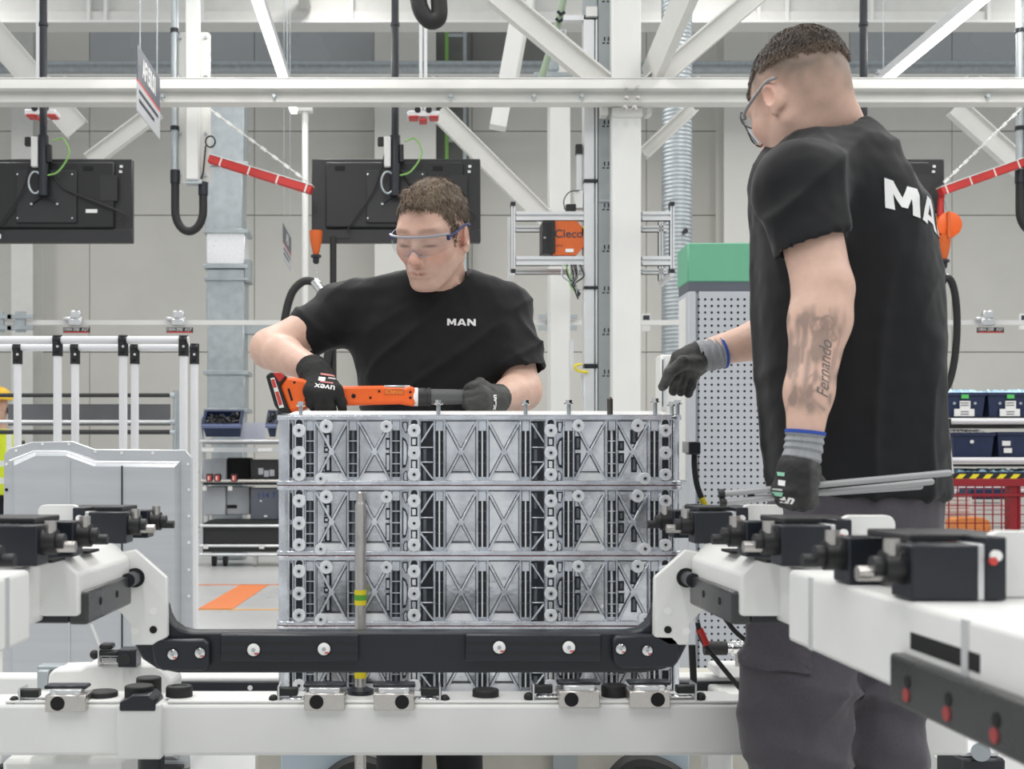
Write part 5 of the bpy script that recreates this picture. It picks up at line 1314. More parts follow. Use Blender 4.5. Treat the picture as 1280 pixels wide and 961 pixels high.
def skincol(HT_,HR_,stub,hairfn=None,extra=None):
    def f(V):
        L = (V-np.array(HT_))@np.array(HR_)
        c = np.tile(np.array([.72,.475,.375]),(len(V),1))
        n = noise3(V*28,3); c *= (1+.05*n)[:,None]
        d = np.linalg.norm(L-np.array([0,.03,-.01]),axis=1)
        hd = d < .16
        x,y,z = L[:,0],L[:,1],L[:,2]
        def blob(cx,cy,cz,r): return np.exp(-(((np.abs(x)-cx)**2+(y-cy)**2+(z-cz)**2)/r**2))
        red = .8*blob(.045,.075,-.028,.026)+.9*blob(0,.115,-.032,.018)+.7*blob(.083,-.012,0,.03)+.35*blob(.02,.095,.05,.03)
        c += red[:,None]*np.array([.03,-.075,-.065])
        lip = np.exp(-((x/.024)**2+((y-.095)/.02)**2+((z+.0685)/.0085)**2)**2); c = c*(1-lip[:,None]*.75)+lip[:,None]*.75*np.array([.56,.27,.22])
        brow = np.exp(-(((np.abs(x)-.031)/.021)**4+((z-.026-.004*np.cos((np.abs(x)-.03)/.02))/.0055)**4))*(y > .06); c = c*(1-.5*brow[:,None])+.5*brow[:,None]*np.array([.17,.10,.06])
        lash = np.exp(-(((np.abs(x)-.032)/.016)**4+((z+.006)/.0028)**2))*(y > .07); c = c*(1-.7*lash[:,None])+.7*lash[:,None]*np.array([.10,.06,.05])
        st = np.clip((-.042-z)/.02,0,1)*np.clip((y-.0)/.03,0,1)*hd*(1-np.clip((-.125-z)/.02,0,1))*stub
        c = c*(1-st[:,None])+st[:,None]*np.array([.45,.32,.26])
        if extra: c = extra(V,L,c,hd)
        return np.clip(c,0,1)
    return f
o,_ = sdf_obj('body',V,Fc,SKIN,LP,color=skincol(HT,HR,.30),relax=1)
# hair
def hair_obj(HT_,HR_,par,zl,col,thick,extra=None,step=.0028,strands=5000,flow=None,seed=1,L_=.016):
    a = np.arange(-.11,.1101,step); G = Grid(np.arange(-.1,.1001,step),np.arange(-.13,.1301,step),np.arange(-.08,.1451,step))
    G.ell((0,-.014,.033),(.0755+thick*.6,.094+thick,.086+thick),None,.0)
    G.ell((0,.028,.0),(.066+thick*.35,.066+thick*.4,.083+thick*.5),None,.02)
    X,Y_,Z = np.meshgrid(*G.ax,indexing='ij')
    if extra: extra(G)
    pn = np.stack([X.ravel(),Y_.ravel(),Z.ravel()],1)
    nz = noise3(pn*np.array([95,60,60]),seed).reshape(X.shape)*.6+noise3(pn*np.array([220,130,130]),seed+5).reshape(X.shape)*.4
    G.D += (nz*.0035).astype(np.float32)
    cut = (zl(X,Y_)-Z+nz*.008)*.75; h = np.clip(.5-.5*(G.D-cut)/.012,0,1)
    G.D = (G.D*(1-h)+cut*h+.012*h*(1-h)).astype(np.float32)
    V,Fc = G.mesh(); R_ = np.array(HR_); W_ = V@R_.T+np.array(HT_)
    # strands: thin tapered blades lying in the flow direction
    if strands:
        a_ = V[Fc]; fn = np.cross(a_[:,2]-a_[:,0],a_[:,3]-a_[:,1]); fn /= np.linalg.norm(fn,axis=1)[:,None]+1e-9
        cc = a_.mean(1); rd = np.sign((fn*(cc-np.array([0,-.01,.03]))).sum(1)); fn *= rd[:,None]
        ok = np.where(np.linalg.norm((cc-np.array([0,-.014,.033]))/np.array([.0755,.094,.086]),axis=1) > 1.02)[0]
        rs = np.random.RandomState(seed); pk = rs.choice(ok,strands); b = cc[pk]; n_ = fn[pk]
        fl = flow(b)+rs.normal(0,.35,(strands,3)); fl -= n_*(fl*n_).sum(1)[:,None]; fl /= np.linalg.norm(fl,axis=1)[:,None]+1e-9
        sd = np.cross(n_,fl); Ls = L_*rs.uniform(.6,1.2,strands)[:,None]
        p0 = b-n_*.001; m_ = b+fl*Ls*.55+n_*.0028; t_ = b+fl*Ls+n_*.0012
        wv = .0007
        nv = np.stack([p0-sd*wv,p0+sd*wv,m_+sd*wv*.8,m_-sd*wv*.8,t_+sd*wv*.2,t_-sd*wv*.2],1).reshape(-1,3)
        base = len(V)+np.arange(strands)[:,None]*6
        nf = np.concatenate([base+np.array([[0,1,2,3]]),base+np.array([[3,2,4,5]])])
        V2 = np.concatenate([V,nv]); F2 = np.concatenate([Fc,nf]); tint = np.concatenate([np.ones(len(V)),np.repeat(rs.uniform(.6,1.7,strands),6)])
    else: V2,F2,tint = V,Fc,np.ones(len(V))
    W_ = V2@R_.T+np.array(HT_)
    def cf(Wv): 
        n = noise3(V2*np.array([160,60,60]),9); return np.clip(col(V2)*(1+.35*n)[:,None]*tint[:,None],0,1)
    return sdf_obj('hair',W_,F2,HAIRM,par,color=cf)[0]
def fringe(G):
    for x0,x1,z0,r in ((.03,.014,.084,.009),(.014,-.004,.080,.009),(-.002,-.020,.076,.008)):
        G.cap((x0,.055,.108),(x1,.084,z0),r,.005,.012)
def zl_l(x,y):                                   # high temples, forelock left hanging in the middle
    z = zline_l(x,y); m = np.clip((np.abs(x-.004)-.030)/.02,0,1)*np.clip((y-.045)/.02,0,1)
    return z+.018*m-.012*(1-np.clip(np.abs(x+.004)/.03,0,1))*np.clip((y-.07)/.02,0,1)
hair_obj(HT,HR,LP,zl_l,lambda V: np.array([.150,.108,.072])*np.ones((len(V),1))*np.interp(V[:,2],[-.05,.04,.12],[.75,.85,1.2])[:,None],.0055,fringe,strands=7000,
         flow=lambda b: np.stack([b[:,0]*6-.25,.55+0*b[:,0],-.25-.6*(np.abs(b[:,0])>.05)-.9*(b[:,1]<-.03)],1),seed=4,L_=.019)
# safety glasses
def glasses(HT_,HR_,par,fm,tm,label='clear wrap-around safety glasses with grey brow bar'):
    w = lambda p: HT_+HR_@Vector(p)
    g = bpy.data.objects.new('safety_glasses',None); COL.objects.link(g); g.parent = par; g.location = HT_-par.location; g['label'] = label
    mb = MB(); n, m = 28, 6; R0 = .094
    def pt(u,v,dr=0):
        ph = u*math.radians(58); x = (R0+dr)*math.sin(ph)*.93; y = .018+(R0+dr)*math.cos(ph)*1.0
        top = .022-.004*abs(u)**2; au = abs(u)
        bot = -.024+ .016*max(0,1-au/.18)+.010*max(0,(au-.55)/.45)**1.2
        return w((x,y-(.5-v)*.004+.0,bot+(top-bot)*v))
    for dr in (0,.0018):
        mb.add([pt(-1+2*i/n,j/m,dr) for i in range(n+1) for j in range(m+1)],[(i*(m+1)+j,(i+1)*(m+1)+j,(i+1)*(m+1)+j+1,i*(m+1)+j+1) for i in range(n) for j in range(m)])
    mb.build('lens',LENSG,g,smooth=1.2)
    MB().tube([pt(-1+2*i/n,1,.001) for i in range(n+1)],.0026,8).build('brow_bar',fm,g)
    MB().tube([pt(u,0,.001) for u in np.linspace(-.34,.34,13)],.0016,6).build('nose_bridge',fm,g)
    for s in (-1,1):
        e = pt(s*1.0,.8)
        pts = [e,w((s*.080,.045,.014)),w((s*.0815,.01,.018)),w((s*.083,-.015,.018)),w((s*.081,-.035,.010))]
        MB().tube(spline(pts,4),.0032,8).build('temple',tm,g)
        MB().obox(pt(s*.98,.75),(.008,.006,.012),HR_).build('hinge',tm,g,bevel=.001)
glasses(HT,HR,LP,mat('grey_frame',(.30,.32,.38),.35),mat('navy_frame',(.03,.04,.14),.4))
# T-shirt
def shirt(par, levels, sleeves, hem, neck, bounds, step, disp, label, name='t_shirt', pw=2.3):
    G = Grid(*[np.arange(a,b,step) for a,b in bounds])
    G.loft(levels,.03,pw=pw)
    X,Y_,Z = np.meshgrid(*G.ax,indexing='ij')
    for sl_ in sleeves:                           # each sleeve: trimmed at its hem, hollow at the opening
        H = Grid(*G.ax)
        for a,b,r0,r1 in sl_['seg']: H.cap(a,b,r0,r1,.02)
        a,b,r0,r1 = sl_['seg'][-1]; d = (b-a).normalized() if 'n' not in sl_ else sl_['n']; c = sl_['hem']; ax = (b-a).normalized()
        pl = (X-c.x)*d.x+(Y_-c.y)*d.y+(Z-c.z)*d.z
        H.D = np.maximum(H.D,pl).astype(np.float32)
        H.cap(c-ax*.025,c+ax*.08,sl_['in'],sl_['in'],.004,'s')
        k = .045; h = np.clip(.5+.5*(G.D-H.D)/k,0,1); G.D = (G.D*(1-h)+H.D*h-k*h*(1-h)).astype(np.float32)
    G.cap(neck[0],neck[1],neck[2],neck[3],.006,'s')
    V,Fc = G.mesh(); return V,Fc
lv = torso_l()
hemr, heml = P(377,421,2.945), P(651,466,2.915)
bounds = ((PX(340,2.95),PX(705,2.95)),(2.80,3.19),(1.0,PZ(330,2.95)))
V,Fc = shirt(LP,lv,[{'seg':[(P(445,385,2.985),sh_r,.07,.066),(sh_r,P(362,430,2.935),.067,.064)],'hem':hemr,'in':.050,'n':(Vector((-1.05,-.12,-.62))).normalized()},
                    {'seg':[(P(610,385,2.985),sh_l,.065,.063),(sh_l,P(657,482,2.895),.063,.066)],'hem':heml,'in':.052,'n':(Vector((.12,-.22,-1.0))).normalized()}],None,
            (HT+HR@Vector((0,-.03,-.07)),nb+Vector((-.002,-.012,.004)),.064,.071),bounds,.0062,None,'')
def folds_l(V):
    x,y,z = V.T
    a = np.stack([(x*.8+z*.6)*7,y*4,(-x*.6+z*.8)*26],1); b = np.stack([x*24,y*6,z*5],1); c_ = np.stack([(x*.7-z*.7)*6,y*4,(x*.7+z*.7)*24],1)
    lower = np.clip((1.42-z)/.12,0,1); top = np.clip((z-1.40)/.08,0,1)
    slv = np.clip((np.abs(x-.03)-.19)/.05,0,1)
    rg = lambda q,s: (1-np.abs(noise3(q,s)))**3-.25
    return .0095*rg(a*.75,11)*(1-.5*top)+.006*rg(b*.6,12)*lower+.009*rg(c_*.7,14)*slv+.0015*noise3(V*45,13)
sh,Vs = sdf_obj('t_shirt',V,Fc,TEE,LP,disp=folds_l,relax=2)
bv = bvh_of(Vs,Fc)
decal('',0,WPRINT,sh,FRONT(P(577,402,2.85)),bv,'chest_print',me=man_mesh(.0165))
# trousers and shoes
G = Grid(np.arange(PX(440,3),PX(640,3),.011),np.arange(2.86,3.22,.011),np.arange(.02,1.06,.012))
G.loft([(1.05,PX(545,3),3.0,.165,.12),(.95,PX(545,3),3.01,.17,.125),(.86,PX(542,3),3.01,.165,.12)],.03)
for a,b,c in ((520,503,495),(568,570,580)):
    G.cap(P(a,600,3.01)-Vector((0,0,.1)),(PX(b,3.0),2.99,.5),.088,.062,.03); G.cap((PX(b,3.0),2.99,.5),(PX(c,3.0),3.05,.07),.062,.056,.02)
V,Fc = G.mesh(); sdf_obj('trousers',V,Fc,TROUSB,LP,disp=lambda V: .004*noise3(V*np.array([22,22,14]),21),relax=1)
def shoe(par,x,y,ang):
    R_ = Euler((0,0,ang)).to_matrix(); c = Vector((x,y,0)); G = Grid(np.arange(x-.17,x+.17,.008),np.arange(y-.2,y+.2,.008),np.arange(-.004,.14,.008))
    G.cap(c+R_@Vector((0,-.09,.04)),c+R_@Vector((0,.06,.05)),.042,.046,.01); G.cap(c+R_@Vector((0,.05,.05)),c+R_@Vector((0,.05,.12)),.05,.05,.02)
    X,Y_,Z = np.meshgrid(*G.ax,indexing='ij'); G.D = np.maximum(G.D,.003-Z).astype(np.float32)
    V,Fc = G.mesh(); sdf_obj('shoe',V,Fc,BLACKR,par)
shoe(LP,PX(495,3.0),2.99,-.1); shoe(LP,PX(580,3.0),2.99,.15)
# gloves
def glove(par, cuff, meta, fingers, m, name='glove', step=.0026, color=None, cuffr=None):
    allp = [p for p,_ in cuff]+[p for f in fingers for p,_ in f]+[p for f in meta for p,_ in f]
    lo = [min(p[i] for p in allp)-.045 for i in range(3)]; hi = [max(p[i] for p in allp)+.045 for i in range(3)]
    G = Grid(*[np.arange(a,b,step) for a,b in zip(lo,hi)])
    for i in range(len(cuff)-1): G.cap(cuff[i][0],cuff[i+1][0],cuff[i][1],cuff[i+1][1],.012)
    for f in meta:
        for i in range(len(f)-1): G.cap(f[i][0],f[i+1][0],f[i][1],f[i+1][1],.016)
    H = Grid(*G.ax)
    for f in fingers:
        Q = Grid(*G.ax)
        for i in range(len(f)-1): Q.cap(f[i][0],f[i+1][0],f[i][1],f[i+1][1],.005)
        H.D = np.minimum(H.D,Q.D)
    h = np.clip(.5+.5*(G.D-H.D)/.007,0,1); G.D = (G.D*(1-h)+H.D*h-.007*h*(1-h)).astype(np.float32)
    # open the cuff end so that the wrist passes through
    X,Y_,Z = np.meshgrid(*G.ax,indexing='ij'); a,b = cuff[0][0],cuff[1][0]; d = (a-b).normalized()
    pl = (X-a.x)*d.x+(Y_-a.y)*d.y+(Z-a.z)*d.z; G.D = np.maximum(G.D,pl).astype(np.float32)
    V,Fc = G.mesh(); o,V2 = sdf_obj(name,V,Fc,m,par,color=color,disp=lambda V: .0006*noise3(V*110,31)+.0004*noise3(V*260,32),relax=1)
    return o,V2,Fc
def H3(*a): return [(P(p[0],p[1],p[2]),p[3]) for p in a]
ga,Va,Fa = glove(LP, H3((389,459,2.722,.036),(393,468,2.70,.035)),
    [H3((393,468,2.70,.024),(387,489,2.637,.0145)),H3((395,468,2.695,.024),(398,492,2.630,.015)),H3((399,468,2.695,.024),(410,492,2.630,.015)),H3((402,470,2.70,.022),(421,488,2.637,.0145))],
    [H3((387,489,2.637,.0125),(389,504,2.640,.0115),(393,510.5,2.675,.010)),H3((398,492,2.630,.013),(400,508,2.632,.012),(404,512,2.668,.0105)),H3((410,492,2.630,.013),(412,508,2.632,.012),(415,512,2.668,.0105)),
     H3((421,488,2.637,.0125),(427,503,2.640,.0115),(428,511.5,2.672,.010)),H3((388,474,2.70,.016),(383,490,2.705,.014),(386,503,2.70,.011))], GLOVE)
bv = bvh_of(Va,Fa)
Mh = axes(P(407,483,2.62),(-1,0,.10),(.10,0,-1))
Mh = axes(P(406,484,2.62),(-.99,0,.14),(-.14,0,-.99))
decal('uvex',.019,WPRINT,ga,Mh,bv,'glove_print',bold=.0003,sx=1.25)
def strip_me(w_,h_,nx=12,ny=4):
    me = bpy.data.meshes.new('strip'); bm = bmesh.new(); vs = [[bm.verts.new((w_*(i/nx-.5),h_*(j/ny-.5),0)) for j in range(ny+1)] for i in range(nx+1)]
    for i in range(nx):
        for j in range(ny): bm.faces.new((vs[i][j],vs[i+1][j],vs[i+1][j+1],vs[i][j+1]))
    bm.to_mesh(me); bm.free(); return me
decal('',0,mat('pink_print',(.65,.25,.24),.7),ga,axes(P(410,468,2.63),(-.99,0,.14),(-.14,0,-.99)),bv,'glove_print',me=strip_me(.036,.004))
decal('',0,WPRINT,ga,axes(P(402,473.5,2.63),(-.99,0,.14),(-.14,0,-.99)),bv,'glove_print',me=strip_me(.015,.009))
decal('',0,mat('grey_print',(.5,.5,.5),.7),ga,axes(P(414,472.5,2.63),(-.99,0,.14),(-.14,0,-.99)),bv,'glove_print',me=strip_me(.016,.004))
decal('',0,mat('pink_print',(.65,.25,.24),.7),ga,axes(P(408,478,2.63),(-.99,0,.14),(-.14,0,-.99)),bv,'glove_print',me=strip_me(.03,.003))
coat = lambda V: np.tile(np.array([.05,.052,.048]),(len(V),1))*(1+.25*noise3(V*60,41))[:,None]
gb,Vb,Fb = glove(LP, H3((624,498,2.765,.034),(616,498,2.74,.032)),
    [H3((616,498,2.74,.024),(601,483,2.682,.0135)),H3((616,498,2.74,.024),(602,491,2.662,.0135)),H3((616,499,2.74,.022),(603,499,2.657,.013)),H3((616,500,2.74,.022),(606,507,2.662,.0125))],
    [H3((601,483,2.682,.012),(587,485,2.664,.011),(581,491,2.69,.0095)),H3((602,491,2.662,.0125),(585,494,2.650,.011),(581,499,2.685,.0095)),H3((603,499,2.657,.0125),(586,502,2.648,.011),(582,506,2.685,.0095)),
     H3((606,507,2.662,.0115),(590,509,2.652,.0105),(586,511,2.685,.009)),H3((612,488,2.70,.014),(600,479,2.68,.0125),(589,483,2.655,.0105))], GLOVEC, color=coat)
bv = bvh_of(Vb,Fb)
decal('uvex',.014,WPRINT,gb,axes(P(618,503,2.70),(0,0,-1),(1,0,0)),bv,'glove_print',bold=.0006,sx=1.2)
# ------------------------------------------------------------------ orange tool in his hands
Yt = 2.668
t = thing('nutrunner', 'orange and grey battery nutrunner held above the white lid', 'power tool', P(460,515,Yt))
def tprism(pts,y0,y1,nm,m,b=.004,par=None): return MB().prism([(PX(a,Yt),PZ(b_,Yt)) for a,b_ in pts],Yt+y0,Yt+y1).build(nm,m,par or t,bevel=b,seg=2)
tprism([(351,483),(361,471),(384,475),(392,486),(392,500),(383,512),(363,516)],-.028,.028,'rear_body',ORANGE,.008)
tprism([(384,485),(430,483),(479,482.5),(483,484.5),(505,485),(511,483),(519,484),(519,508),(508,506.5),(500,505),(430,507),(384,503)],-.021,.021,'grip_body',ORANGE,.007)
bt = tprism([(334,471),(340,466),(352,466),(360,472),(352,483),(365,517),(352,517),(345,508)],-.03,.03,'battery',BLACK,.004)
tprism([(343,467.5),(352,466.5),(358,471.5),(351,479)],-.0315,-.028,'release_latch',RED,.002,bt)
tprism([(340,474),(345,473),(357,510),(351,511)],-.0315,-.029,'battery_label',PAPER,.0005,bt)
tprism([(341,476),(345,475),(348,485),(344,486)],-.0325,-.031,'red_print',RPRINT,0,bt); tprism([(346,491),(350,490),(355,506),(351,508)],-.0325,-.031,'red_print',RPRINT,0,bt)
tprism([(361,487),(363.5,486.5),(368,501),(365.5,502)],-.0295,-.027,'vent_slot',HOLE,0)
for a,b_ in ((368,478),(382,500),(442,495),(463,497),(513,490),(513,497),(474,489)): MB().cyl(P(a,b_,Yt-.0285 if a < 390 else Yt-.0222),P(a,b_,Yt),.0028 if a!=442 else .005,n=12).build('screw_hole',HOLE,t)
MB().pbox(479,513,481.5,485,Yt-.014,.028).build('display_strip',GALV,t,bevel=.002)
MB().pbox(480,505,485.5,493.5,Yt-.0225,.004).build('name_recess',ORANGEM,t,bevel=.001)
text_obj('Cleco',.0125,mat('bright_orange_print',(.95,.35,.05),.4),t,FRONT(P(492.5,489.5,Yt-.0235)),sx=1.3)
ax_ = P(519,496,Yt)
MB().lathe(ax_,(1,0,0),[(-.004,.018),(-.004,.0205),(.006,.0205),(.007,.018)],24).build('white_ring',WPRINT,t)
MB().lathe(ax_+Vector((.006,0,0)),(1,0,0),[(0,.0195),(.010,.0205),(.020,.0195),(.022,.021),(.028,.021),(.029,.0175),(.030,.0175)],24).build('coupling',CHAR,t)
MB().lathe(ax_+Vector((.034,0,0)),(1,0,0),[(0,.0178),(.05,.0172),(.085,.0155),(.10,.0135),(.112,.0125),(.114,.010)],24).build('nose',mat('grey_nose',(.10,.105,.105),.5),t)
# ================================================================== tattooed worker seen from behind
RP = thing('person', 'tall man in black T-shirt and grey trousers with a tattooed forearm, seen from behind', 'person', (PX(1060,2.2),2.2,0))
HT2 = P(1000,124,2.2); HR2 = Euler((0,0,math.radians(24))).to_matrix()@Euler((math.radians(-24),0,0)).to_matrix()@Euler((0,math.radians(-3),0)).to_matrix()
nb2 = P(1040,178,2.21)
a_sh, a_el, a_wr = P(1000,229,2.04), P(1029,362,1.985), P(1006,545,1.93)
b_sh, b_el, b_wr = P(1075,222,2.36), P(1000,412,2.56), P(888,440,2.56)
lev = [(152,1022,1078,.055,2.21),(162,996,1092,.08,2.21),(178,968,1102,.105,2.205),(200,952,1114,.125,2.2),(225,946,1130,.14,2.2),(260,944,1146,.148,2.2),(310,946,1160,.150,2.2),(400,948,1168,.150,2.2),(500,955,1168,.148,2.2),(600,968,1173,.146,2.2),(622,971,1175,.146,2.2)]
lv2 = [(PZ(py,Y_),(PX(a,Y_)+PX(b,Y_))/2,Y_,(PX(b,Y_)-PX(a,Y_))/2,ry) for py,a,b,ry,Y_ in lev]
xs = axis_steps([(PX(870,2.5),HT2.x-.12,.007),(HT2.x-.12,HT2.x+.12,.0027),(HT2.x+.12,1.02,.008)])
ys = axis_steps([(1.86,1.90,.007),(1.90,2.02,.0032),(2.02,HT2.y-.12,.006),(HT2.y-.12,HT2.y+.13,.0032),(HT2.y+.13,2.66,.008)])
zs = axis_steps([(1.03,1.09,.005),(1.09,1.34,.003),(1.34,1.36,.005),(1.36,HT2.z-.15,.007),(HT2.z-.15,HT2.z+.14,.0027)])
G = Grid(xs,ys,zs)
head(G,HT2,HR2)
G.cap(HT2+HR2@Vector((0,-.035,-.02)),nb2,.059,.066,.03); G.cap(HT2+HR2@Vector((0,.01,-.07)),nb2+Vector((-.02,.02,-.03)),.045,.055,.03)
G.loft([l for l in lv2 if l[0] < PZ(195,2.2)],.03,grow=-.018)
G.cap(a_sh,a_el,.053,.047,.03); m_ = P(1025,400,1.975); G.cap(a_el,m_,.047,.0475,.015); G.cap(m_,P(1011,490,1.945),.0475,.036,.02); G.cap(P(1011,490,1.945),a_wr,.036,.0285,.02)
G.cap(b_sh,b_el,.054,.047,.03); m_ = b_el.lerp(b_wr,.4); G.cap(b_el,m_,.047,.044,.02); G.cap(m_,b_wr,.044,.030,.02)
V,Fc = G.mesh()
def fade(V,L,c,hd):
    x,y,z = L.T
    # cropped sides and nape: stubble shade between the hair cap and the neck
    zl = .052-.02*np.clip((y-.02)/.06,0,1)
    lowb = np.interp(y,[-.11,-.06,-.035,-.02,.02,.05],[-.085,-.08,-.05,-.01,-.015,.02])
    nr = np.linalg.norm((L-np.array([0,-.014,.033]))/np.array([.0755,.094,.086]),axis=1)
    s = np.clip((z-lowb)/.085,0,1)*np.clip((1.35-nr)/.15,0,1)*np.clip((.06-y)/.015,0,1)
    s = s*(.78+.2*np.clip((z-.0)/.04,0,1))*(1+.22*noise3(V*55,51))
    s = np.clip(s,0,.92)[:,None]
    c = c*(1-s)+s*np.array([.105,.082,.058])
    # tattoo shading on the hanging forearm
    px = VX+V[:,0]/V[:,1]*F; py = VY-(V[:,2]-HC)/V[:,1]*F
    arm = (V[:,1] < 2.03)&(py > 372)&(py < 530)
    u = (px-988)/60; n1 = noise3(np.stack([px*.10+py*.03,py*.022-px*.02,0*px],1),61); n2 = noise3(np.stack([px*.16,py*.07,0*px],1),62)
    env = np.clip((py-378)/18,0,1)*np.clip((522-py)/25,0,1)
    tt = np.clip(.8*n1+.5*n2+.12,0,1)*env*arm*np.where(u > .85,.4,1)
    tt = np.clip(tt*1.5,0,.55)
    def seg(ax,ay,bx,by,wd,st):
        t_ = np.clip(((px-ax)*(bx-ax)+(py-ay)*(by-ay))/((bx-ax)**2+(by-ay)**2),0,1); d_ = np.hypot(px-ax-t_*(bx-ax),py-ay-t_*(by-ay)); return st*np.exp(-(d_/wd)**2)
    ln = np.zeros(len(px))
    for q in ((1046,398,1038,432,1.8,.5),(1050,420,1040,470,1.8,.4),(999,395,995,470,3,.5),(1007,402,1002,452,3,.55),(1012,440,1004,500,4,.5),(1016,500,1030,512,2.5,.5),(1000,486,1012,514,4,.5),(1044,436,1034,488,2,.45),(994,440,992,500,4,.4),(1040,411,1046,424,1.6,.6),(1046,424,1034,428,1.6,.6)): ln = np.maximum(ln,seg(*q))
    for cx_,cy_,r_,st in ((1021,406,8,.6),(1034,404,8,.65),(1028,412,13,.55),(1018,478,9,.5)): ln = np.maximum(ln,st*np.exp(-((np.hypot(px-cx_,(py-cy_)*.9)-r_)/1.8)**2))
    ln = np.maximum(ln,.55*np.exp(-(((px-1033)/7)**2+((py-404)/7)**2)**2)*(.6+.4*n2)); ln = np.maximum(ln,.5*np.exp(-(((px-1001)/9)**2+((py-500)/12)**2)))
    tt = np.clip(np.maximum(tt,ln)*arm,0,.75)[:,None]
    return c*(1-tt)+tt*np.array([.11,.10,.10])
o,Vr = sdf_obj('body',V,Fc,SKIN,RP,color=skincol(HT2,HR2,.35,extra=fade),relax=1)
bva = bvh_of(Vr,Fc)
# tattoo lines
INKT = mat('tattoo_ink',(.17,.15,.145),.6)
def ring_me(r,wd,n=24):
    me = bpy.data.meshes.new('ring'); bm = bmesh.new(); a = [bm.verts.new(((r-wd)*math.cos(2*math.pi*i/n),(r-wd)*math.sin(2*math.pi*i/n),0)) for i in range(n)]; b = [bm.verts.new((r*math.cos(2*math.pi*i/n),r*math.sin(2*math.pi*i/n),0)) for i in range(n)]
    for i in range(n): bm.faces.new((a[i],a[(i+1)%n],b[(i+1)%n],b[i]))
    bm.to_mesh(me); bm.free(); return me
Ma = lambda px,py: axes(P(px,py,1.92),(.13,0,1),(-1,0,.13))
decal('Fernando',.029,INKT,o,Ma(1029,462),bva,'tattoo',lift=.0005,shear=.4,sx=.84)
def zl_r(x,y): return np.interp(y,[-.12,-.09,-.05,.0,.03,.05,.07,.1],[.012,.016,.036,.048,.040,.030,.06,.085])
hair_obj(HT2,HR2,RP,zl_r,lambda V: np.array([.046,.031,.021])*np.interp(V[:,2]-zl_r(V[:,0],V[:,1]),[0,.012,.03,.075],[3.6,2.2,1.0,1.35])[:,None],.0045,None,strands=8000,
         flow=lambda b: np.stack([b[:,0]*5,.45+0*b[:,0],-.35-.5*(b[:,1]<-.05)],1),seed=8,L_=.009)
glasses(HT2,HR2,RP,mat('dark_frame',(.05,.05,.055),.35),mat('grey_temple',(.28,.28,.29),.35),'safety glasses with dark brow bar and grey temples')
# shirt
bounds = ((PX(885,2.2),PX(1215,2.2)),(1.89,2.50),(.97,PZ(140,2.2)))
hem2 = P(1014,307,2.005)
V,Fc = shirt(RP,lv2,[{'seg':[(P(1042,222,2.14),a_sh,.078,.071),(a_sh,P(1020,330,1.998),.071,.064)],'hem':hem2,'in':.0525,'n':Vector((.35,-.05,-1)).normalized()},
                     {'seg':[(P(1060,215,2.26),b_sh,.07,.065),(b_sh,b_sh.lerp(b_el,.6),.065,.06)],'hem':b_sh.lerp(b_el,.6),'in':.05}],None,
             (HT2+HR2@Vector((0,-.035,-.05)),nb2+Vector((-.012,.004,.012)),.066,.074),bounds,.0068,None,'')
def folds_r(V):
    x,y,z = V.T
    b = np.stack([x*20,y*16,z*3.2],1); a = np.stack([(x*.7+z*.7)*7,y*6,(-x*.7+z*.7)*20],1); h = np.stack([x*6,y*6,z*26],1)
    low = np.clip((1.30-z)/.2,0,1); up = np.clip((z-1.38)/.1,0,1)
    rg = lambda q,s: (1-np.abs(noise3(q,s)))**3-.25
    return .010*rg(b*.6,71)*(1-.45*up)+.009*rg(a*.7,72)*(.35+.65*up)+.0030*noise3(h,73)*np.clip((1.1-z)/.1,0,1)+.0014*noise3(V*45,74)
sh2,Vs2 = sdf_obj('t_shirt',V,Fc,TEE,RP,disp=folds_r,relax=2)
bv = bvh_of(Vs2,Fc)
rr2 = Vector((math.cos(math.radians(52)),math.sin(math.radians(52)),0))
tm_ = man_mesh(.052); tm_.materials.clear(); tm_.materials.append(WPRINT)
bm = bmesh.new(); bm.from_mesh(tm_); bmesh.ops.triangulate(bm,faces=bm.faces)
for _ in range(6):
    lg = [e for e in bm.edges if e.calc_length() > .007]
    if not lg: break
    bmesh.ops.subdivide_edges(bm,edges=lg,cuts=1); bmesh.ops.triangulate(bm,faces=bm.faces)
cx_,cy_ = PX(1053,2.2),2.2
for v in bm.verts:                                # wrapped round the back
    th = math.radians(47)+v.co.x/.155; d_ = Vector((math.sin(th),-math.cos(th),0)); z_ = PZ(266,2.1)+v.co.y-.22*v.co.x
    hit = bv.ray_cast(Vector((cx_,cy_,z_))+d_*.4,-d_,.5)
    v.co = (hit[0]+d_*.0015 if hit[0] is not None else Vector((cx_,cy_,z_))+d_*.16)-RP.location
bm.to_mesh(tm_); bm.free(); bp = bpy.data.objects.new('back_print',tm_); COL.objects.link(bp); bp.parent = sh2
# trousers
G = Grid(np.arange(.50,1.06,.0085),np.arange(1.98,2.42,.0085),np.arange(.02,1.03,.010))
G.loft([(1.02,PX(1075,2.2),2.2,.150,.128),(.95,PX(1068,2.2),2.2,.150,.135),(.86,PX(1058,2.2),2.19,.148,.13),(.82,PX(1052,2.2),2.19,.14,.12)],.03)
k1, k2 = Vector((PX(1000,2.15),2.15,.56)), Vector((PX(1098,2.2),2.2,.56))
G.cap(Vector((PX(1010,2.16),2.165,.86)),Vector((PX(1001,2.15),2.155,.70)),.094,.092,.03); G.cap(Vector((PX(1001,2.15),2.155,.70)),k1,.092,.085,.03); G.cap(k1,k1+Vector((.01,.06,-.48)),.085,.066,.02)
G.cap(Vector((PX(1105,2.2),2.22,.86)),k2,.095,.072,.03); G.cap(k2,k2+Vector((.02,.06,-.48)),.072,.062,.02)
X,Y_,Z = np.meshgrid(*G.ax,indexing='ij')
V,Fc = G.mesh()
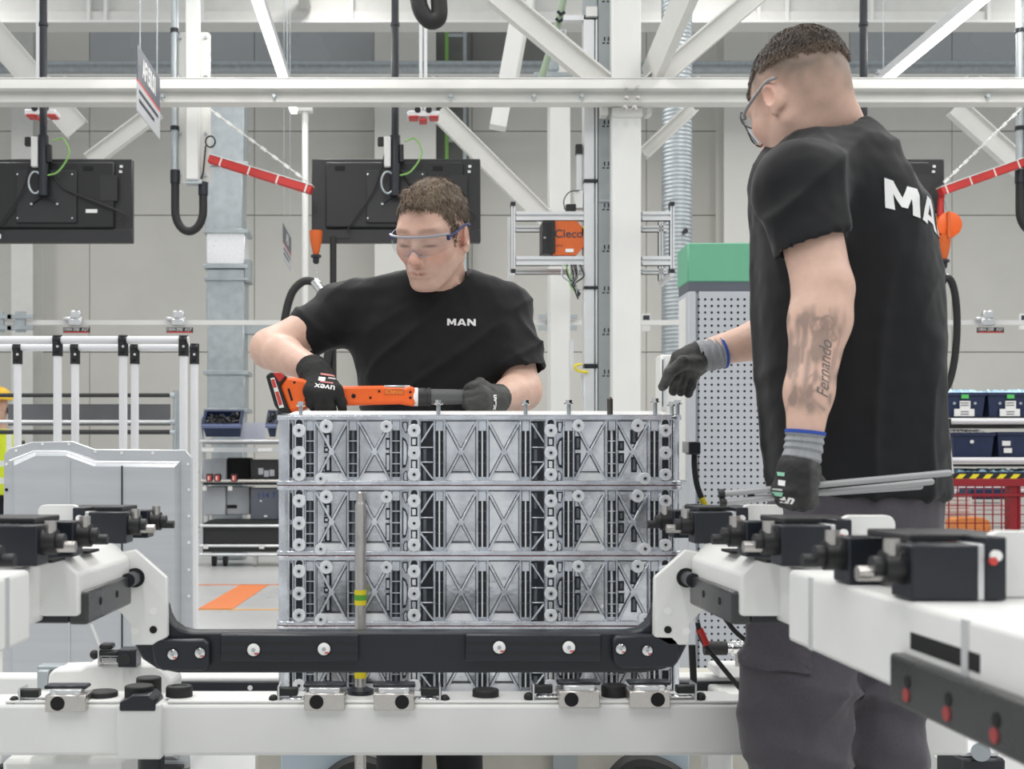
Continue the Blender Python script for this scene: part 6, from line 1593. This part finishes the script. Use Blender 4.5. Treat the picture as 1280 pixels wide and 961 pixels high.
def folds_t(V):
    x,y,z = V.T
    a = np.stack([x*7,y*7,(z+.35*x)*24],1); b = np.stack([(x*.6+z*.8)*5,y*5,(x*.8-z*.6)*22],1)
    kn = np.exp(-((z-.62)/.13)**2)
    rg = lambda q,s: (1-np.abs(noise3(q,s)))**3-.25
    return .016*rg(a*.6,81)*(.4+kn)+.011*rg(b*.6,82)+.0025*noise3(V*40,83)
tr,Vt = sdf_obj('trousers',V,Fc,TROUS,RP,disp=folds_t,relax=1)
bvt = bvh_of(Vt,Fc)
po = decal('',0,TROUS,tr,axes(P(985,812,2.03),(1,0,-.06),(.06,0,1)),bvt,'leg_pocket',lift=.004,me=strip_me(.10,.085,14,12))
sm = po.modifiers.new('thickness','SOLIDIFY'); sm.thickness = .006; sm.offset = 0
shoe(RP,k1.x-.01,k1.y+.03,2.6); shoe(RP,k2.x+.02,k2.y+.03,2.4)
# gloves: coated palm, black back, knit cuff with blue edge
def tone(fn):
    def f(V):
        g = fn(V)[:,None]; return (np.array([.014,.014,.014])*(1-g)+np.array([.075,.076,.072])*g)*(1+.22*noise3(V*70,91))[:,None]
    return f
def cuff(par, pts, r, label):
    c = bpy.data.objects.new('glove_cuff',None)
    mb = MB(); n = len(pts)*3
    sp = spline(pts,6); rs = [r*(1+.05*math.sin(i*2.1)) for i in range(len(sp))]
    o = MB().tube(sp,rs,20).build('glove_cuff',KNIT,par); o['label'] = label
    MB().tube([sp[0]+(sp[0]-sp[1]).normalized()*.0035,sp[0]-(sp[0]-sp[1]).normalized()*.002],r*1.06,20).build('cuff_edge',BLUEB,o)
def pxo(V): return VX+V[:,0]/V[:,1]*F, VY-(V[:,2]-HC)/V[:,1]*F
gn,Vn,Fn = glove(RP, H3((1001,576,1.930,.0300),(998,586,1.927,.031)),
    [H3((990,588,1.935,.020),(976,611,1.925,.0145)),H3((996,590,1.920,.020),(986,616,1.910,.015)),H3((1003,590,1.920,.020),(998,618,1.905,.015)),H3((1008,590,1.930,.019),(1010,617,1.912,.0145))],
    [H3((976,611,1.925,.0125),(979,625,1.94,.012),(992,626,1.965,.010)),H3((986,616,1.910,.013),(990,629,1.925,.012),(1003,629,1.955,.010)),H3((998,618,1.905,.013),(1003,630,1.92,.012),(1013,628,1.95,.010)),
     H3((1010,617,1.912,.0125),(1014,627,1.925,.0115),(1020,624,1.95,.0095)),H3((1010,592,1.945,.017),(1021,605,1.955,.0145),(1018,622,1.955,.012))], GLOVEC,
    color=tone(lambda V: np.clip((pxo(V)[0]-1011)/6,0,1)*.8))
cuff(RP,[P(1006.5,541,1.93),P(1004.5,558,1.93),P(1000.5,581,1.928)],.0300,'grey knit cuff with blue edge')
bv = bvh_of(Vn,Fn)
Mn = lambda px,py: axes(P(px,py,1.88),(1,0,-.16),(.16,0,1))
Mu = lambda px,py: axes(P(px,py,1.88),(-1,0,.16),(-.16,0,-1))
decal('uvex',.017,WPRINT,gn,Mu(981,625),bv,'glove_print',bold=.0007,sx=1.2)
MINT = mat('mint_print',(.30,.62,.45),.7)
for px,py,w_,h_,m in ((980,592,.019,.006,MINT),(975,617,.022,.006,MINT),(984,604,.008,.009,WPRINT),(973,605,.006,.013,MATS['grey_print']),(977,612,.016,.003,MATS['grey_print'])):
    decal('',0,m,gn,Mn(px,py),bv,'glove_print',me=strip_me(w_,h_,8,4))
gf,Vf,Ff = glove(RP, H3((876,445,2.556,.032),(868,448,2.553,.031)),
    [H3((868,446,2.560,.024),(848,446,2.552,.0145)),H3((868,449,2.553,.023),(851,454,2.540,.015)),H3((869,453,2.555,.022),(857,462,2.548,.0145)),H3((872,456,2.565,.020),(866,467,2.560,.0135))],
    [H3((848,446,2.552,.0125),(838,464,2.545,.0115),(828.5,483,2.540,.010)),H3((851,454,2.540,.0125),(844,473,2.538,.0118),(841.5,489,2.55,.0098)),H3((857,462,2.548,.0125),(852,478,2.548,.0115),(851,490,2.56,.0098)),
     H3((866,467,2.560,.012),(863,482,2.560,.0112),(860.5,492,2.57,.0096)),H3((874,454,2.53,.017),(854,453,2.505,.0145),(838,465,2.51,.0125),(830,481,2.525,.0105))], GLOVEC,
    color=tone(lambda V: np.clip((pxo(V)[1]-(449-.0*pxo(V)[0]))/8,0,1)*np.clip((490-pxo(V)[1])/12,.25,1)*.75))
cuff(RP,[P(901,440,2.56),P(890,443,2.558),P(871,446,2.556)],.0345,'grey knit cuff with blue edge')
# rods held in the hanging fist
for k,(a,b,Ya,Yb_,lab) in enumerate((((903,617),(1186,591),1.95,1.90,'long grey rod in the gloved fist, uppermost of three'),((905,628),(1164,602),1.945,1.93,'grey rod in the gloved fist, lowest at its dark tip'),((940,622),(1150,608),1.955,1.945,'shorter grey rod in the gloved fist beneath the other two'))):
    t = thing('metal_rod', lab, 'rod', P(1000,620,Ya), 'grey rods held in the gloved fist')
    p0,p1 = P(*a,Ya),P(*b,Yb_)
    MB().cyl(p0,p1,.0052,n=12).build('shaft',mat('grey_rod',(.42,.42,.43),.45,.3),t)
    MB().ball(p1,.0052,10).build('tip',MATS['grey_rod'],t)
    MB().lathe(p0,p1-p0,[(-.006,.004),(-.006,.008),(.002,.008),(.004,.0052)],14).build('dark_tip',CHAR,t)
# ------------------------------------------------------------------ far worker with hard hat
Yw = 10.6
WP = thing('person', 'worker in yellow hard hat and hi-vis vest behind the metal cover', 'person', (PX(-4,Yw),Yw,0))
H3c = P(-2,508,Yw); R3 = Euler((0,0,math.radians(200))).to_matrix()
G = Grid(np.arange(H3c.x-.34,H3c.x+.34,.011),np.arange(Yw-.24,Yw+.24,.011),np.arange(.8,H3c.z+.15,.011))
head(G,H3c,R3,.02); G.cap(H3c+Vector((0,.02,-.06)),H3c+Vector((0,.03,-.2)),.055,.06,.03)
zs_ = H3c.z-.2
G.loft([(zs_,H3c.x,Yw+.02,.09,.08),(zs_-.06,H3c.x,Yw+.02,.17,.10),(zs_-.5,H3c.x,Yw+.02,.16,.11),(.85,H3c.x,Yw+.02,.15,.11)],.03)
for s in (-1,1):
    e = Vector((H3c.x+s*.24,Yw-.02,zs_-.32)); G.cap((H3c.x+s*.17,Yw+.02,zs_-.08),e,.05,.042,.03); G.cap(e,(H3c.x+s*.18,Yw-.16,zs_-.42),.042,.035,.02)
V,Fc = G.mesh()
def wcol(V):
    c = np.tile(np.array([.55,.35,.27]),(len(V),1)); sl_ = (V[:,2] < zs_-.02)
    st = (np.sin(V[:,2]*60) > 0)[:,None]; c = np.where(sl_[:,None],np.where(st,np.array([[.02,.025,.02]]),np.array([[.40,.45,.33]])),c); return c
sdf_obj('body',V,Fc,SKIN,WP,color=wcol)
G = Grid(np.arange(H3c.x-.24,H3c.x+.24,.010),np.arange(Yw-.2,Yw+.22,.010),np.arange(zs_-.62,zs_+.05,.010))
G.loft([(zs_,H3c.x,Yw+.02,.12,.09),(zs_-.05,H3c.x,Yw+.02,.185,.115),(zs_-.5,H3c.x,Yw+.02,.185,.135),(zs_-.58,H3c.x,Yw+.02,.18,.13)],.02)
V,Fc = G.mesh()
def vcol(V):
    c = np.tile(np.array([.62,.72,.02]),(len(V),1)); b_ = (np.abs(V[:,2]-(zs_-.30)) < .025)|(np.abs(V[:,2]-(zs_-.45)) < .025)|(np.abs(np.abs(V[:,0]-H3c.x)-.12) < .02)
    c[b_] = (.72,.74,.72); return c
sdf_obj('hi_vis_vest',V,Fc,mat('hi_vis',(.6,.7,.02),.6,attr='Col',noise=.05),WP,color=vcol,disp=lambda V: .006*noise3(V*18,95))
hh = Vector((H3c.x,Yw-.005,H3c.z+.055)); HY = mat('yellow_helmet',(.85,.52,.02),.35)
prf = [(0,.125),(.012,.128),(.03,.118),(.07,.105),(.10,.078),(.118,.04),(.122,.005)]
hm = MB().lathe(hh,(0,0,1),prf,24).build('hard_hat',HY,WP,smooth=.9); MB().obox(hh+Vector((.03,-.11,.006)),(.16,.10,.010)).build('brim',HY,hm,bevel=.004)
MB().ball(hh+Vector((.1,.0,-.09)),.035,12,(.6,1,1.2)).build('ear_defender',CHAR,WP)
G = Grid(np.arange(H3c.x-.24,H3c.x+.24,.014),np.arange(Yw-.16,Yw+.2,.014),np.arange(0.0,.96,.014))
G.loft([(.95,H3c.x,Yw+.02,.155,.115),(.8,H3c.x,Yw+.02,.16,.12)],.03)
for s in (-1,1): G.cap((H3c.x+s*.08,Yw+.02,.82),(H3c.x+s*.10,Yw+.02,.08),.085,.06,.03); G.cap((H3c.x+s*.10,Yw+.06,.05),(H3c.x+s*.11,Yw-.08,.05),.045,.04,.02)
V,Fc = G.mesh(); sdf_obj('trousers',V,Fc,TROUSB,WP)
